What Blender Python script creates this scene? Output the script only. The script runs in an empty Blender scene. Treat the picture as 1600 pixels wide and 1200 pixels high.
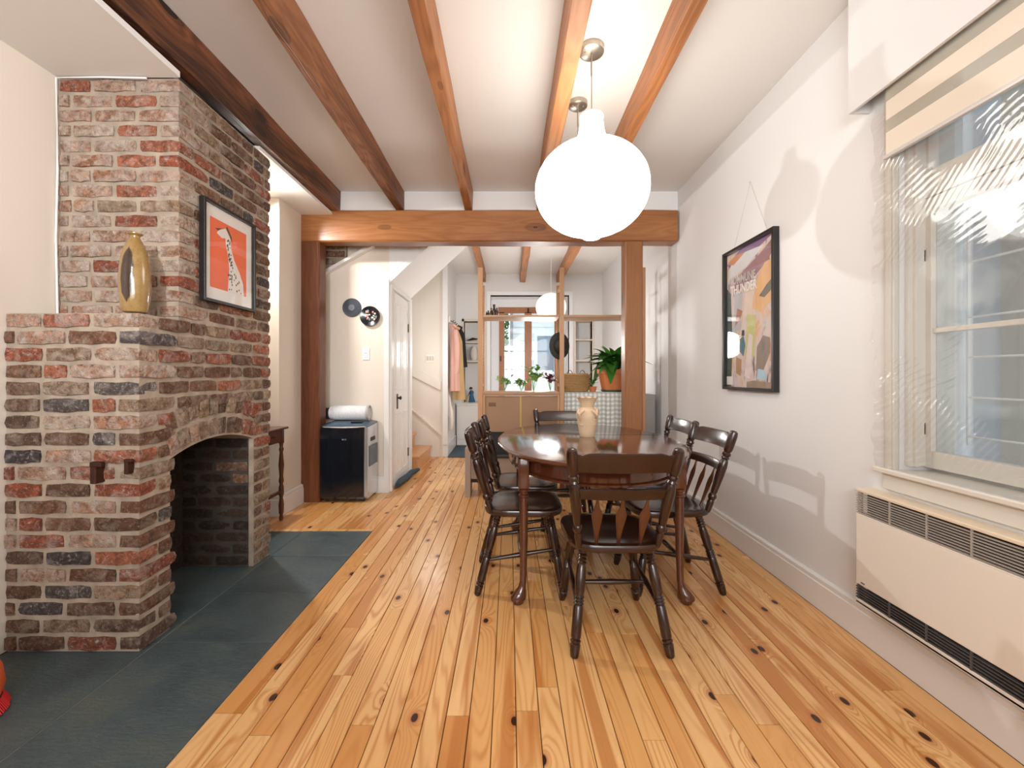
import bpy, bmesh, math, random
from mathutils import Vector, Matrix
PI = math.pi
SC = bpy.context.scene
COL = SC.collection
H = 1.1
# ------------------------------------------------------------ camera, world, lights, exposure
cam_d = bpy.data.cameras.new('camera'); cam = bpy.data.objects.new('camera', cam_d); COL.objects.link(cam)
cam.location = (0, 0, H); cam.rotation_euler = (PI/2, 0, 0)
cam_d.sensor_width = 36; cam_d.sensor_fit = 'HORIZONTAL'; cam_d.lens = 670/1600*36
cam_d.shift_x = 4/1600; cam_d.shift_y = -14/1600; cam_d.clip_start = .02
SC.camera = cam
SC.view_settings.view_transform = 'Standard'; SC.view_settings.look = 'None'
SC.view_settings.gamma = 1; SC.view_settings.use_curve_mapping = False
SC.view_settings.exposure = 0.72
W = bpy.data.worlds.new('world'); SC.world = W; W.use_nodes = True
bg = W.node_tree.nodes['Background']; bg.inputs[0].default_value = (.80, .90, 1.0, 1); bg.inputs[1].default_value = 1.0
def lamp(kind, name, loc, energy, color=(1, 1, 1), size=.1, target=None, size_y=None, spot=None, blend=.5):
    d = bpy.data.lights.new(name, kind); d.energy = energy; d.color = color
    if kind == 'AREA':
        d.size = size
        if size_y: d.shape = 'RECTANGLE'; d.size_y = size_y
    else: d.shadow_soft_size = size
    if kind == 'SPOT': d.spot_size = spot; d.spot_blend = blend
    o = bpy.data.objects.new(name, d); COL.objects.link(o); o.location = loc
    if target is not None:
        o.rotation_euler = (Vector(target)-Vector(loc)).to_track_quat('-Z', 'Y').to_euler()
    return o
lamp('AREA', 'room_fill', (.2, -2.3, 1.7), 38, (.97, .985, 1), 2.6, (.1, 3, 1.3), 1.6)  # added fill light behind the camera, no window there
lamp('AREA', 'ceiling_fill', (-.1, -1.1, 1.75), 34, (.96, .98, 1), 1.2, (0, .4, 2.7), 1.0)  # added unseen uplight that brightens the ceiling
lamp('SPOT', 'vase_spot', (-.62, -.95, 2.2), 135, (.95, .97, 1), .04, (-1.85, 1.85, 1.62), spot=math.radians(46), blend=.9)
lamp('SPOT', 'alcove_downlight', (-1.93, 3.10, 2.44), 62, (1, .98, .95), .03, (-.9, 2.95, .6), spot=2.9, blend=.6)
lamp('AREA', 'hall_daylight', (.35, 7.75, 3.1), 90, (.86, .93, 1), 1.6, (.25, 6.6, .9), .9)
lamp('POINT', 'rear_room_fill', (.35, 5.0, 1.45), 22, (1, .985, .96), .15)  # added unseen point light, lifts the rear room and window reveals
lamp('POINT', 'stair_fill', (-.95, 5.2, 1.35), 4.0, (1, .97, .93), .15)  # added unseen fill to brighten the sloped stair soffit
# ------------------------------------------------------------ materials
def nodes(name):
    m = bpy.data.materials.new(name); m.use_nodes = True
    nt = m.node_tree; b = nt.nodes['Principled BSDF']
    return m, nt, b
def N(nt, t, **kw):
    n = nt.nodes.new(t)
    for k, v in kw.items():
        if k.startswith('i_'): n.inputs[int(k[2:])].default_value = v
        else: setattr(n, k, v)
    return n
def L(nt, a, b): nt.links.new(a, b)
def ramp(nt, stops, fac=None, mode='LINEAR'):
    r = nt.nodes.new('ShaderNodeValToRGB'); r.color_ramp.interpolation = mode
    while len(r.color_ramp.elements) < len(stops): r.color_ramp.elements.new(.5)
    for e, (p, c) in zip(r.color_ramp.elements, stops):
        e.position = p; e.color = (c if len(c) == 4 else (*c, 1)) if not isinstance(c, (int, float)) else (c, c, c, 1)
    if fac is not None: L(nt, fac, r.inputs[0])
    return r
def mixc(nt, fac, a, b, mode='MIX'):
    m = nt.nodes.new('ShaderNodeMix'); m.data_type = 'RGBA'; m.blend_type = mode
    for i, v in ((0, fac), (6, a), (7, b)):
        if hasattr(v, 'links'): L(nt, v, m.inputs[i])
        else: m.inputs[i].default_value = v if isinstance(v, (int, float)) else (*v[:3], 1)
    return m.outputs[2]
def math_(nt, op, a, b=0.0, c=None):
    m = nt.nodes.new('ShaderNodeMath'); m.operation = op
    for i, v in enumerate((a, b) if c is None else (a, b, c)):
        if hasattr(v, 'links'): L(nt, v, m.inputs[i])
        else: m.inputs[i].default_value = v
    return m.outputs[0]
def vmul(nt, v, s):
    m = nt.nodes.new('ShaderNodeVectorMath'); m.operation = 'MULTIPLY'; L(nt, v, m.inputs[0]); m.inputs[1].default_value = s
    return m.outputs[0]
def coords(nt, scale=(1, 1, 1), rnd=True, gen=False):
    tc = nt.nodes.new('ShaderNodeTexCoord'); v = tc.outputs['Generated' if gen else 'Object']
    if rnd:
        oi = nt.nodes.new('ShaderNodeObjectInfo'); cv = nt.nodes.new('ShaderNodeCombineXYZ')
        for i, k in enumerate((37.0, 61.0, 17.0)): L(nt, math_(nt, 'MULTIPLY', oi.outputs['Random'], k), cv.inputs[i])
        a = nt.nodes.new('ShaderNodeVectorMath'); a.operation = 'ADD'; L(nt, v, a.inputs[0]); L(nt, cv.outputs[0], a.inputs[1]); v = a.outputs[0]
    return vmul(nt, v, scale)
def noise(nt, vec, scale, detail=3, rough=.5, dist=0):
    n = nt.nodes.new('ShaderNodeTexNoise'); n.inputs['Scale'].default_value = scale; n.inputs['Detail'].default_value = detail
    n.inputs['Roughness'].default_value = rough; n.inputs['Distortion'].default_value = dist
    if vec is not None: L(nt, vec, n.inputs['Vector'])
    return n.outputs['Fac']
def bump(nt, b, h, strength=.3, dist=.01):
    n = nt.nodes.new('ShaderNodeBump'); n.inputs['Strength'].default_value = strength; n.inputs['Distance'].default_value = dist
    L(nt, h, n.inputs['Height']); L(nt, n.outputs[0], b.inputs['Normal'])
def rnd_out(nt):
    return nt.nodes.new('ShaderNodeObjectInfo').outputs['Random']
def plain(name, c, rough=.6, metal=0, spec=.5, coat=0, var=0.0, bmp=0, bscale=40, **kw):
    m, nt, b = nodes(name)
    b.inputs['Base Color'].default_value = (*c, 1); b.inputs['Roughness'].default_value = rough
    b.inputs['Metallic'].default_value = metal; b.inputs['Specular IOR Level'].default_value = spec
    b.inputs['Coat Weight'].default_value = coat; b.inputs['Coat Roughness'].default_value = .08
    v = coords(nt)
    if var:
        L(nt, mixc(nt, math_(nt, 'MULTIPLY', noise(nt, v, kw.get('vscale', 6), 4), 1.0), tuple(x*(1-var) for x in c), tuple(min(1, x*(1+var)) for x in c)), b.inputs['Base Color'])
    if bmp: bump(nt, b, noise(nt, v, bscale, 4), bmp, .004)
    return m
def emis(name, c, s):
    m, nt, b = nodes(name); b.inputs['Base Color'].default_value = (*c, 1)
    b.inputs['Emission Color'].default_value = (*c, 1); b.inputs['Emission Strength'].default_value = s
    return m
def wood(name, dark, mid, light, axis='y', s=1.0, rough=.4, coat=0.0, contrast=1.0, bmp=.15, patch=0.5, knots=True, tint=.12):
    """timber: contour grain from stretched noise, darker patches, knots"""
    m, nt, b = nodes(name)
    st = {'x': (.9, 9, 9), 'y': (9, .9, 9), 'z': (9, 9, .9)}[axis]
    v0 = coords(nt); v = vmul(nt, v0, tuple(k*s for k in st))
    n1 = noise(nt, v, 1.0, 2, .5, .3)
    ks = {'x': (2.0, 5, 5), 'y': (5, 2.0, 5), 'z': (5, 5, 2.0)}[axis]
    vo = nt.nodes.new('ShaderNodeTexVoronoi'); vo.inputs['Scale'].default_value = 1.0*s; L(nt, vmul(nt, v0, ks), vo.inputs['Vector'])
    sepc = nt.nodes.new('ShaderNodeSeparateColor'); L(nt, vo.outputs['Color'], sepc.inputs[0])
    near = math_(nt, 'MULTIPLY', math_(nt, 'POWER', math_(nt, 'SUBTRACT', 1.0, math_(nt, 'MINIMUM', vo.outputs['Distance'], 1.0)), 6.0), .22)
    g = math_(nt, 'ADD', n1, near)
    rings = math_(nt, 'SINE', math_(nt, 'MULTIPLY', g, 70.0))
    fine = noise(nt, vmul(nt, v, (6, 6, 6)), 2.0, 3, .6)
    f = math_(nt, 'ADD', math_(nt, 'MULTIPLY', rings, .16*contrast), math_(nt, 'ADD', math_(nt, 'MULTIPLY', math_(nt, 'SUBTRACT', noise(nt, vmul(nt, v0, tuple(k*.35*s for k in st)), 1.4, 3), .5), 1.6*patch), math_(nt, 'MULTIPLY', fine, .25)))
    f = math_(nt, 'ADD', f, .38)
    f = math_(nt, 'ADD', f, math_(nt, 'MULTIPLY', math_(nt, 'SUBTRACT', rnd_out(nt), .5), tint*2))
    col = ramp(nt, [(0, dark), (.5, mid), (1, light)], f).outputs[0]
    if knots:
        kn = math_(nt, 'MULTIPLY', math_(nt, 'LESS_THAN', vo.outputs['Distance'], .12), math_(nt, 'GREATER_THAN', sepc.outputs[0], .5))
        col = mixc(nt, kn, col, tuple(c*.22 for c in dark))
        halo = math_(nt, 'MULTIPLY', math_(nt, 'LESS_THAN', vo.outputs['Distance'], .19), math_(nt, 'MULTIPLY', math_(nt, 'GREATER_THAN', sepc.outputs[0], .5), .45))
        col = mixc(nt, halo, col, tuple(c*.75 for c in dark))
    L(nt, col, b.inputs['Base Color'])
    b.inputs['Roughness'].default_value = rough; b.inputs['Coat Weight'].default_value = coat; b.inputs['Coat Roughness'].default_value = .12
    if bmp: bump(nt, b, math_(nt, 'ADD', fine, math_(nt, 'MULTIPLY', rings, .2)), bmp, .003)
    return m
def pine(name):
    m, nt, b = nodes(name)
    v0 = coords(nt)
    n1 = noise(nt, vmul(nt, v0, (8.5, .62, 1)), 1.0, 1.5, .4, .15)
    vo = nt.nodes.new('ShaderNodeTexVoronoi'); vo.voronoi_dimensions = '2D'; vo.inputs['Scale'].default_value = 1.0; L(nt, vmul(nt, v0, (7.5, 4.4, 0)), vo.inputs['Vector'])
    sepc = nt.nodes.new('ShaderNodeSeparateColor'); L(nt, vo.outputs['Color'], sepc.inputs[0])
    has = math_(nt, 'GREATER_THAN', sepc.outputs[0], .74)
    near = math_(nt, 'MULTIPLY', math_(nt, 'MULTIPLY', math_(nt, 'POWER', math_(nt, 'SUBTRACT', 1.0, math_(nt, 'MINIMUM', vo.outputs['Distance'], 1.0)), 5.0), .30), has)
    g = math_(nt, 'ADD', n1, near)
    rings = math_(nt, 'POWER', math_(nt, 'ADD', math_(nt, 'MULTIPLY', math_(nt, 'SINE', math_(nt, 'MULTIPLY', g, 125.0)), .5), .5), 3.0)
    heart = ramp(nt, [(0, 0), (.57, 0), (.63, 1)], noise(nt, vmul(nt, v0, (13, .6, 1)), 1.2, 1.5)).outputs[0]
    rs = math_(nt, 'MULTIPLY', rings, ramp(nt, [(.35, .15), (.6, 1)], noise(nt, vmul(nt, v0, (5, .8, 1)), 1.7, 2)).outputs[0])
    base = ramp(nt, [(0, (.78, .475, .215)), (.5, (.73, .41, .16)), (.85, (.66, .33, .11)), (1, (.58, .25, .07))], rnd_out(nt)).outputs[0]
    c = mixc(nt, math_(nt, 'MULTIPLY', rs, .82), base, (.50, .20, .050))
    c = mixc(nt, math_(nt, 'MULTIPLY', heart, .72), c, (.42, .135, .025))
    c = mixc(nt, math_(nt, 'MULTIPLY', noise(nt, vmul(nt, v0, (110, 4, 1)), 1.0, 3, .7), .25), c, (.56, .27, .09))
    halo = math_(nt, 'MULTIPLY', has, ramp(nt, [(0, 1), (.11, .8), (.2, 0)], vo.outputs['Distance']).outputs[0])
    c = mixc(nt, math_(nt, 'MULTIPLY', halo, .6), c, (.40, .12, .03))
    kn = math_(nt, 'MULTIPLY', has, ramp(nt, [(0, 1), (.070, 1), (.095, 0)], vo.outputs['Distance']).outputs[0])
    c = mixc(nt, kn, c, (.045, .012, .005))
    L(nt, c, b.inputs['Base Color'])
    L(nt, ramp(nt, [(0, .17), (1, .32)], noise(nt, vmul(nt, v0, (4, 4, 1)), 1.5, 3)).outputs[0], b.inputs['Roughness'])
    b.inputs['Specular IOR Level'].default_value = .5
    bump(nt, b, math_(nt, 'ADD', math_(nt, 'MULTIPLY', rings, -.3), noise(nt, vmul(nt, v0, (14, 2, 1)), 1.0, 2)), .04, .003)
    return m
def brickmat(name, stops, pale=(.60, .52, .45), pale_amt=.35, rough=.85):
    m, nt, b = nodes(name)
    gp_ = N(nt, 'ShaderNodeNewGeometry'); cv = N(nt, 'ShaderNodeCombineXYZ'); L(nt, math_(nt, 'MULTIPLY', rnd_out(nt), 31.0), cv.inputs[2])
    va = N(nt, 'ShaderNodeVectorMath', operation='ADD'); L(nt, gp_.outputs['Position'], va.inputs[0]); L(nt, cv.outputs[0], va.inputs[1]); v = va.outputs[0]
    base = ramp(nt, stops, math_(nt, 'FRACT', math_(nt, 'MULTIPLY', rnd_out(nt), 7.3))).outputs[0]
    n1 = noise(nt, v, 30, 6, .7, .9); n2 = noise(nt, v, 13, 5, .68, .8); n3 = noise(nt, v, 75, 4, .7)
    c = mixc(nt, ramp(nt, [(.44, 0), (.58, 1)], n1).outputs[0], base, mixc(nt, .55, base, (.05, .028, .018)))
    pf = math_(nt, 'MULTIPLY', ramp(nt, [(.52-.22*pale_amt, 0), (.70-.12*pale_amt, 1)], n2).outputs[0], min(1, .35+pale_amt*.75))
    c = mixc(nt, pf, c, pale)
    c = mixc(nt, ramp(nt, [(.55, 0), (.72, .55)], n3).outputs[0], c, tuple(min(1, x*1.15) for x in pale))
    c = mixc(nt, ramp(nt, [(.26, .85), (.40, 0)], n3).outputs[0], c, (.035, .022, .016))
    L(nt, c, b.inputs['Base Color']); b.inputs['Roughness'].default_value = rough; b.inputs['Specular IOR Level'].default_value = .25
    bump(nt, b, math_(nt, 'ADD', math_(nt, 'MULTIPLY', n1, 1.0), math_(nt, 'MULTIPLY', n3, .6)), 1.0, .018)
    return m
M = {}
def paint(name, c, rough=.55, dirt=.05):
    m, nt, b = nodes(name); v = coords(nt, rnd=False)
    L(nt, mixc(nt, noise(nt, v, 1.3, 3), tuple(x*(1-dirt) for x in c), c), b.inputs['Base Color'])
    b.inputs['Roughness'].default_value = rough; bump(nt, b, noise(nt, v, 60, 3), .04, .003)
    return m
M['white'] = paint('white_wall_paint', (.80, .795, .79)); M['cream'] = paint('cream_wall_paint', (.74, .665, .57))
M['ceil'] = paint('ceiling_paint', (.81, .785, .755), .7); M['trim'] = paint('trim_paint', (.80, .78, .75), .35)
M['sash'] = paint('old_sash_paint', (.74, .70, .62), .4, .12)
M['darkt'] = wood('old_dark_timber', (.050, .017, .008), (.185, .062, .022), (.33, .130, .05), 'y', 1.0, .55, contrast=1.1, bmp=.8, patch=1.5)
M['midt'] = wood('old_orange_timber', (.13, .042, .012), (.38, .145, .046), (.54, .25, .10), 'y', .8, .5, contrast=.7, bmp=.35, patch=.55)
M['beamx'] = wood('crossbeam_timber', (.12, .040, .012), (.31, .120, .038), (.46, .22, .085), 'x', .8, .35, contrast=.5, bmp=.2, patch=.5)
M['postd'] = wood('post_timber_dark', (.055, .016, .006), (.165, .052, .018), (.30, .12, .048), 'z', .8, .32, contrast=.5, bmp=.2, patch=.5)
M['posto'] = wood('post_timber_orange', (.15, .055, .016), (.26, .10, .029), (.35, .145, .047), 'z', .8, .4, contrast=.4, bmp=.15, patch=.3)
M['pine'] = pine('knotty_pine_board')
M['shelfw'] = wood('shelving_pine', (.36, .18, .08), (.48, .26, .125), (.58, .34, .18), 'z', 1, .5, contrast=.4, bmp=.08, patch=.3, tint=.05)
M['shelfx'] = wood('shelf_board_pine', (.32, .16, .07), (.44, .25, .125), (.54, .34, .19), 'x', 1, .45, contrast=.4, bmp=.08, patch=.3, tint=.05)
M['door_wood'] = wood('french_window_wood', (.24, .085, .028), (.40, .155, .055), (.5, .22, .09), 'z', 1, .4, contrast=.4, bmp=.08, patch=.3)
M['chair'] = wood('dark_walnut_stain', (.010, .0035, .002), (.024, .0075, .0038), (.048, .0155, .007), 'z', 1.5, .24, .35, contrast=.12, bmp=.03, patch=.4, knots=False, tint=.04)
M['spindle'] = wood('reddish_walnut_stain', (.045, .013, .005), (.080, .024, .0085), (.13, .042, .015), 'z', 1.5, .25, .35, contrast=.3, bmp=.03, patch=.4, knots=False, tint=.04)
M['table'] = wood('cherry_table_stain', (.038, .010, .004), (.078, .021, .008), (.125, .036, .014), 'x', 1.2, .10, .6, contrast=.3, bmp=.01, patch=.3, knots=False, tint=.0)
M['fibre'] = plain('fibreboard', (.33, .20, .12), .8, var=.08, vscale=3)
M['mortar'] = plain('old_mortar', (.33, .265, .20), .95, var=.55, vscale=14, bmp=.8, bscale=60)
M['soot'] = plain('sooty_mortar', (.055, .045, .037), .95, var=.4, vscale=20, bmp=.6)
M['b_red'] = brickmat('brick_red', [(0, (.34, .085, .040)), (.5, (.27, .085, .05)), (1, (.42, .145, .075))], pale_amt=.12)
M['b_brown'] = brickmat('brick_brown', [(0, (.125, .066, .042)), (.35, (.20, .088, .050)), (.7, (.105, .062, .045)), (1, (.25, .115, .062))], pale=(.40, .32, .245), pale_amt=.28)
M['b_pale'] = brickmat('brick_pale', [(0, (.42, .235, .15)), (.5, (.40, .185, .105)), (1, (.40, .28, .20))], pale=(.54, .47, .40), pale_amt=.55)
M['b_dark'] = brickmat('brick_dark', [(0, (.075, .07, .085)), (.5, (.11, .09, .08)), (1, (.06, .05, .055))], pale_amt=.0)
M['b_tan'] = brickmat('brick_tan', [(0, (.32, .18, .095)), (.5, (.28, .19, .125)), (1, (.25, .15, .09))], pale=(.50, .42, .33), pale_amt=.35)
M['b_soot'] = brickmat('brick_sooty', [(0, (.028, .022, .018)), (.6, (.045, .032, .024)), (1, (.075, .042, .028))], pale=(.12, .095, .07), pale_amt=.0)
def slate(name):
    m, nt, b = nodes(name); v = coords(nt)
    n = noise(nt, v, 3, 5, .6, .5); f = noise(nt, vmul(nt, v, (20, 60, 20)), 1.5, 4, .7)
    c = ramp(nt, [(.3, (.018, .028, .032)), (.5, (.045, .068, .074)), (.68, (.080, .090, .076))], n).outputs[0]
    c = mixc(nt, math_(nt, 'MULTIPLY', f, .5), c, (.12, .16, .17))
    L(nt, c, b.inputs['Base Color']); L(nt, ramp(nt, [(.3, .28), (.7, .55)], f).outputs[0], b.inputs['Roughness'])
    bump(nt, b, math_(nt, 'ADD', f, n), .5, .006); return m
M['slate'] = slate('slate')
M['black'] = plain('black_frame', (.012, .011, .010), .35); M['iron'] = plain('rusty_iron', (.06, .022, .012), .7, .6, var=.4, vscale=40, bmp=.5)
M['blackgloss'] = plain('glossy_black_plastic', (.006, .008, .012), .16, coat=.4); M['acgrey'] = plain('blue_grey_plastic', (.05, .085, .12), .3)
M['silver'] = plain('silver_plastic', (.62, .64, .66), .22, .7); M['nickel'] = plain('brushed_nickel', (.48, .44, .37), .32, 1.0)
M['brass'] = plain('dark_brass', (.09, .06, .03), .4, .9); M['plastic'] = plain('white_plastic', (.84, .83, .81), .35)
M['mat'] = plain('mat_board', (.80, .77, .73), .8); M['orange_print'] = plain('orange_print', (.84, .17, .07), .7, var=.12, vscale=8)
M['hose'] = plain('white_duct_plastic', (.74, .75, .77), .45)
M['heater'] = plain('beige_enamel', (.78, .71, .62), .38); M['heater_top'] = plain('tan_enamel', (.74, .62, .47), .4); M['slot'] = plain('dark_slot', (.02, .018, .016), .6)
M['gslat'] = plain('grille_slat', (.46, .41, .36), .4, .2); M['gslat2'] = plain('dark_grille_slat', (.10, .10, .10), .4, .3)
M['blind'] = plain('cream_blind_fabric', (.80, .71, .59), .8); M['rail'] = plain('blind_rail', (.70, .68, .65), .3)
M['terracotta'] = plain('terracotta_plastic', (.66, .22, .075), .6, var=.06); M['dgreen'] = plain('dark_green_saucer', (.02, .05, .03), .5)
M['leaf'] = plain('glossy_leaf', (.045, .17, .022), .32, var=.4, vscale=9); M['leafl'] = plain('light_leaf', (.22, .42, .10), .45, var=.3, vscale=9)
M['leafr'] = plain('purple_leaf', (.20, .05, .08), .5, var=.3); M['soil'] = plain('soil', (.03, .02, .012), .95)
M['straw'] = plain('woven_seagrass', (.42, .25, .10), .8, var=.35, vscale=70, bmp=.9, bscale=120)
M['hat'] = plain('black_straw', (.022, .018, .016), .6, var=.4, bmp=.8, bscale=90)
M['pink'] = plain('pink_cloth', (.72, .42, .36), .85, var=.1, bmp=.3, bscale=30); M['tan'] = plain('tan_cloth', (.62, .42, .20), .85, var=.1); M['blackcloth'] = plain('black_cloth', (.015, .014, .016), .8)
M['whitecloth'] = plain('white_cloth', (.76, .72, .66), .85, var=.1); M['blue'] = plain('blue_cloth', (.02, .10, .22), .7); M['skin'] = plain('painted_skin', (.5, .3, .2), .6)
M['rug'] = plain('blue_grey_mat', (.055, .075, .10), .95, var=.4, vscale=90, bmp=.6, bscale=200); M['oranged'] = plain('orange_upholstery', (.78, .13, .03), .7, var=.1); M['redf'] = plain('red_fringe', (.60, .02, .02), .8)
M['clay'] = plain('sandy_clay', (.62, .45, .29), .75, var=.12, vscale=14, bmp=.3, bscale=60)
M['grass'] = plain('foliage_green', (.10, .26, .06), .8, var=.4); M['siding'] = plain('white_siding', (.80, .80, .79), .7, var=.04); M['greyside'] = plain('grey_siding', (.34, .36, .37), .8, var=.1)
M['greyframe'] = plain('grey_window_frame', (.20, .25, .30), .5); M['greypanel'] = plain('grey_metal_panel', (.30, .29, .28), .4, .5)
M['navy'] = plain('dark_fabric_tube', (.035, .055, .075), .85, var=.3); M['browng'] = plain('dark_brown_glass', (.05, .022, .01), .3)
M['stairw'] = wood('stair_oak', (.42, .19, .07), (.58, .29, .115), (.68, .38, .17), 'y', 1, .3, contrast=.4, bmp=.05, patch=.3)
M['paleground'] = plain('pale_paving', (.72, .74, .75), .8, var=.05)
def schlick(nt, normal=None, f0=.05):
    g = N(nt, 'ShaderNodeNewGeometry'); d = N(nt, 'ShaderNodeVectorMath'); d.operation = 'DOT_PRODUCT'
    L(nt, g.outputs['Incoming'], d.inputs[0]); L(nt, normal or g.outputs['Normal'], d.inputs[1])
    c = math_(nt, 'POWER', math_(nt, 'SUBTRACT', 1.0, math_(nt, 'ABSOLUTE', d.outputs['Value'])), 5.0)
    return math_(nt, 'ADD', math_(nt, 'MULTIPLY', c, 1-f0), f0)
def glassm(name, tint=(1, 1, 1), refl=1.0, film=False):
    m, nt, b = nodes(name); nt.nodes.remove(b); out = [n for n in nt.nodes if n.type == 'OUTPUT_MATERIAL'][0]
    t = N(nt, 'ShaderNodeBsdfTransparent'); t.inputs[0].default_value = (*tint, 1)
    g = N(nt, 'ShaderNodeBsdfGlossy'); g.inputs['Roughness'].default_value = .03 if not film else .05
    mx = N(nt, 'ShaderNodeMixShader'); L(nt, t.outputs[0], mx.inputs[1]); L(nt, g.outputs[0], mx.inputs[2])
    if film:
        tc = N(nt, 'ShaderNodeTexCoord')
        mp = N(nt, 'ShaderNodeMapping'); mp.inputs['Rotation'].default_value = (math.radians(-50), 0, 0); L(nt, tc.outputs['Object'], mp.inputs[0])
        def wv(rot, sc):
            mp = N(nt, 'ShaderNodeMapping'); mp.inputs['Rotation'].default_value = (math.radians(rot), 0, 0); L(nt, tc.outputs['Object'], mp.inputs[0])
            w = N(nt, 'ShaderNodeTexWave'); w.bands_direction = 'Y'; w.inputs['Scale'].default_value = sc; w.inputs['Distortion'].default_value = 1.6
            w.inputs['Detail'].default_value = 2; w.inputs['Detail Scale'].default_value = 1.2; L(nt, mp.outputs[0], w.inputs['Vector'])
            return w.outputs['Fac']
        m1 = ramp(nt, [(.53, 0), (.68, 1)], noise(nt, tc.outputs['Object'], 3.5, 2)).outputs[0]
        m2 = ramp(nt, [(.54, 0), (.68, 1)], noise(nt, vmul(nt, tc.outputs['Object'], (1, -1, 1)), 4.2, 2)).outputs[0]
        hh = math_(nt, 'ADD', math_(nt, 'MULTIPLY', wv(-38, 16), m1), math_(nt, 'MULTIPLY', wv(-66, 13), m2))
        bp = N(nt, 'ShaderNodeBump'); bp.inputs['Strength'].default_value = .30; bp.inputs['Distance'].default_value = .006
        L(nt, hh, bp.inputs['Height']); L(nt, bp.outputs[0], g.inputs['Normal'])
        # faint milky haze of the plastic
        df = N(nt, 'ShaderNodeBsdfTranslucent'); df.inputs[0].default_value = (.9, .88, .85, 1)
        d2 = N(nt, 'ShaderNodeBsdfDiffuse'); d2.inputs[0].default_value = (.85, .83, .8, 1); L(nt, bp.outputs[0], d2.inputs['Normal'])
        mz = N(nt, 'ShaderNodeMixShader'); mz.inputs[0].default_value = .10; L(nt, t.outputs[0], mz.inputs[1]); L(nt, d2.outputs[0], mz.inputs[2])
        L(nt, mz.outputs[0], mx.inputs[1]); L(nt, math_(nt, 'MULTIPLY', schlick(nt, bp.outputs[0]), 2.2), mx.inputs[0])
    else:
        L(nt, math_(nt, 'MULTIPLY', schlick(nt), refl), mx.inputs[0])
    L(nt, mx.outputs[0], out.inputs[0]); return m
M['glass'] = glassm('window_glass', (.93, .96, .97)); M['film'] = glassm('crinkled_plastic_film', film=True)
M['picglass'] = glassm('picture_glass', (1, 1, 1), .9)
def sheer():
    m, nt, b = nodes('sheer_blind_mesh'); out = [n for n in nt.nodes if n.type == 'OUTPUT_MATERIAL'][0]
    b.inputs['Base Color'].default_value = (.62, .56, .45, 1); b.inputs['Roughness'].default_value = .8
    t = N(nt, 'ShaderNodeBsdfTransparent'); mx = N(nt, 'ShaderNodeMixShader'); mx.inputs[0].default_value = .5
    L(nt, t.outputs[0], mx.inputs[1]); L(nt, b.outputs[0], mx.inputs[2]); L(nt, mx.outputs[0], out.inputs[0]); return m
M['sheer'] = sheer()
def paper(name, s, c=(1, .965, .90)):
    m, nt, b = nodes(name); tc = N(nt, 'ShaderNodeTexCoord')
    sx = N(nt, 'ShaderNodeSeparateXYZ'); L(nt, tc.outputs['Object'], sx.inputs[0])
    rib = math_(nt, 'POWER', math_(nt, 'ABSOLUTE', math_(nt, 'SINE', math_(nt, 'MULTIPLY', sx.outputs[2], 190.0))), .25)
    b.inputs['Base Color'].default_value = (.85, .8, .72, 1); b.inputs['Roughness'].default_value = .8
    b.inputs['Emission Color'].default_value = (*c, 1)
    L(nt, math_(nt, 'MULTIPLY', math_(nt, 'ADD', math_(nt, 'MULTIPLY', rib, .12), .88), s), b.inputs['Emission Strength'])
    return m
M['paper'] = paper('lit_paper_shade', 4.2); M['paper2'] = paper('lit_paper_shade_small', 1.0); M['paper3'] = paper('lit_paper_globe', .54, (1, .93, .80))
def gingham():
    m, nt, b = nodes('gingham_cloth'); tc = N(nt, 'ShaderNodeTexCoord'); sx = N(nt, 'ShaderNodeSeparateXYZ'); L(nt, tc.outputs['Object'], sx.inputs[0])
    def st(o): return math_(nt, 'GREATER_THAN', math_(nt, 'SINE', math_(nt, 'MULTIPLY', o, 2*PI/.042)), 0.0)
    f = math_(nt, 'MULTIPLY', math_(nt, 'ADD', st(sx.outputs[0]), st(math_(nt, 'ADD', sx.outputs[2], sx.outputs[1]))), .5)
    L(nt, ramp(nt, [(0, (.82, .82, .78)), (.5, (.56, .58, .54)), (1, (.40, .43, .41))], f).outputs[0], b.inputs['Base Color']); b.inputs['Roughness'].default_value = .85
    return m
M['gingham'] = gingham()
def painting():
    m, nt, b = nodes('abstract_painting'); tc = N(nt, 'ShaderNodeTexCoord'); v = vmul(nt, tc.outputs['Object'], (1, 5.2, 2.4))
    n = noise(nt, v, 1.5, 3, .55, 1.6); n2 = noise(nt, vmul(nt, v, (1, 1.3, .6)), 2.3, 3, .6, 1.2)
    c = ramp(nt, [(.30, (.10, .09, .10)), (.38, (.42, .30, .30)), (.46, (.66, .60, .60)), (.54, (.74, .56, .46)), (.62, (.72, .42, .24)), (.72, (.68, .68, .42))], n).outputs[0]
    c = mixc(nt, ramp(nt, [(.5, 0), (.58, 1)], n2).outputs[0], c, (.72, .62, .58)); L(nt, c, b.inputs['Base Color']); b.inputs['Roughness'].default_value = .7
    return m
M['painting'] = painting()
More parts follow.
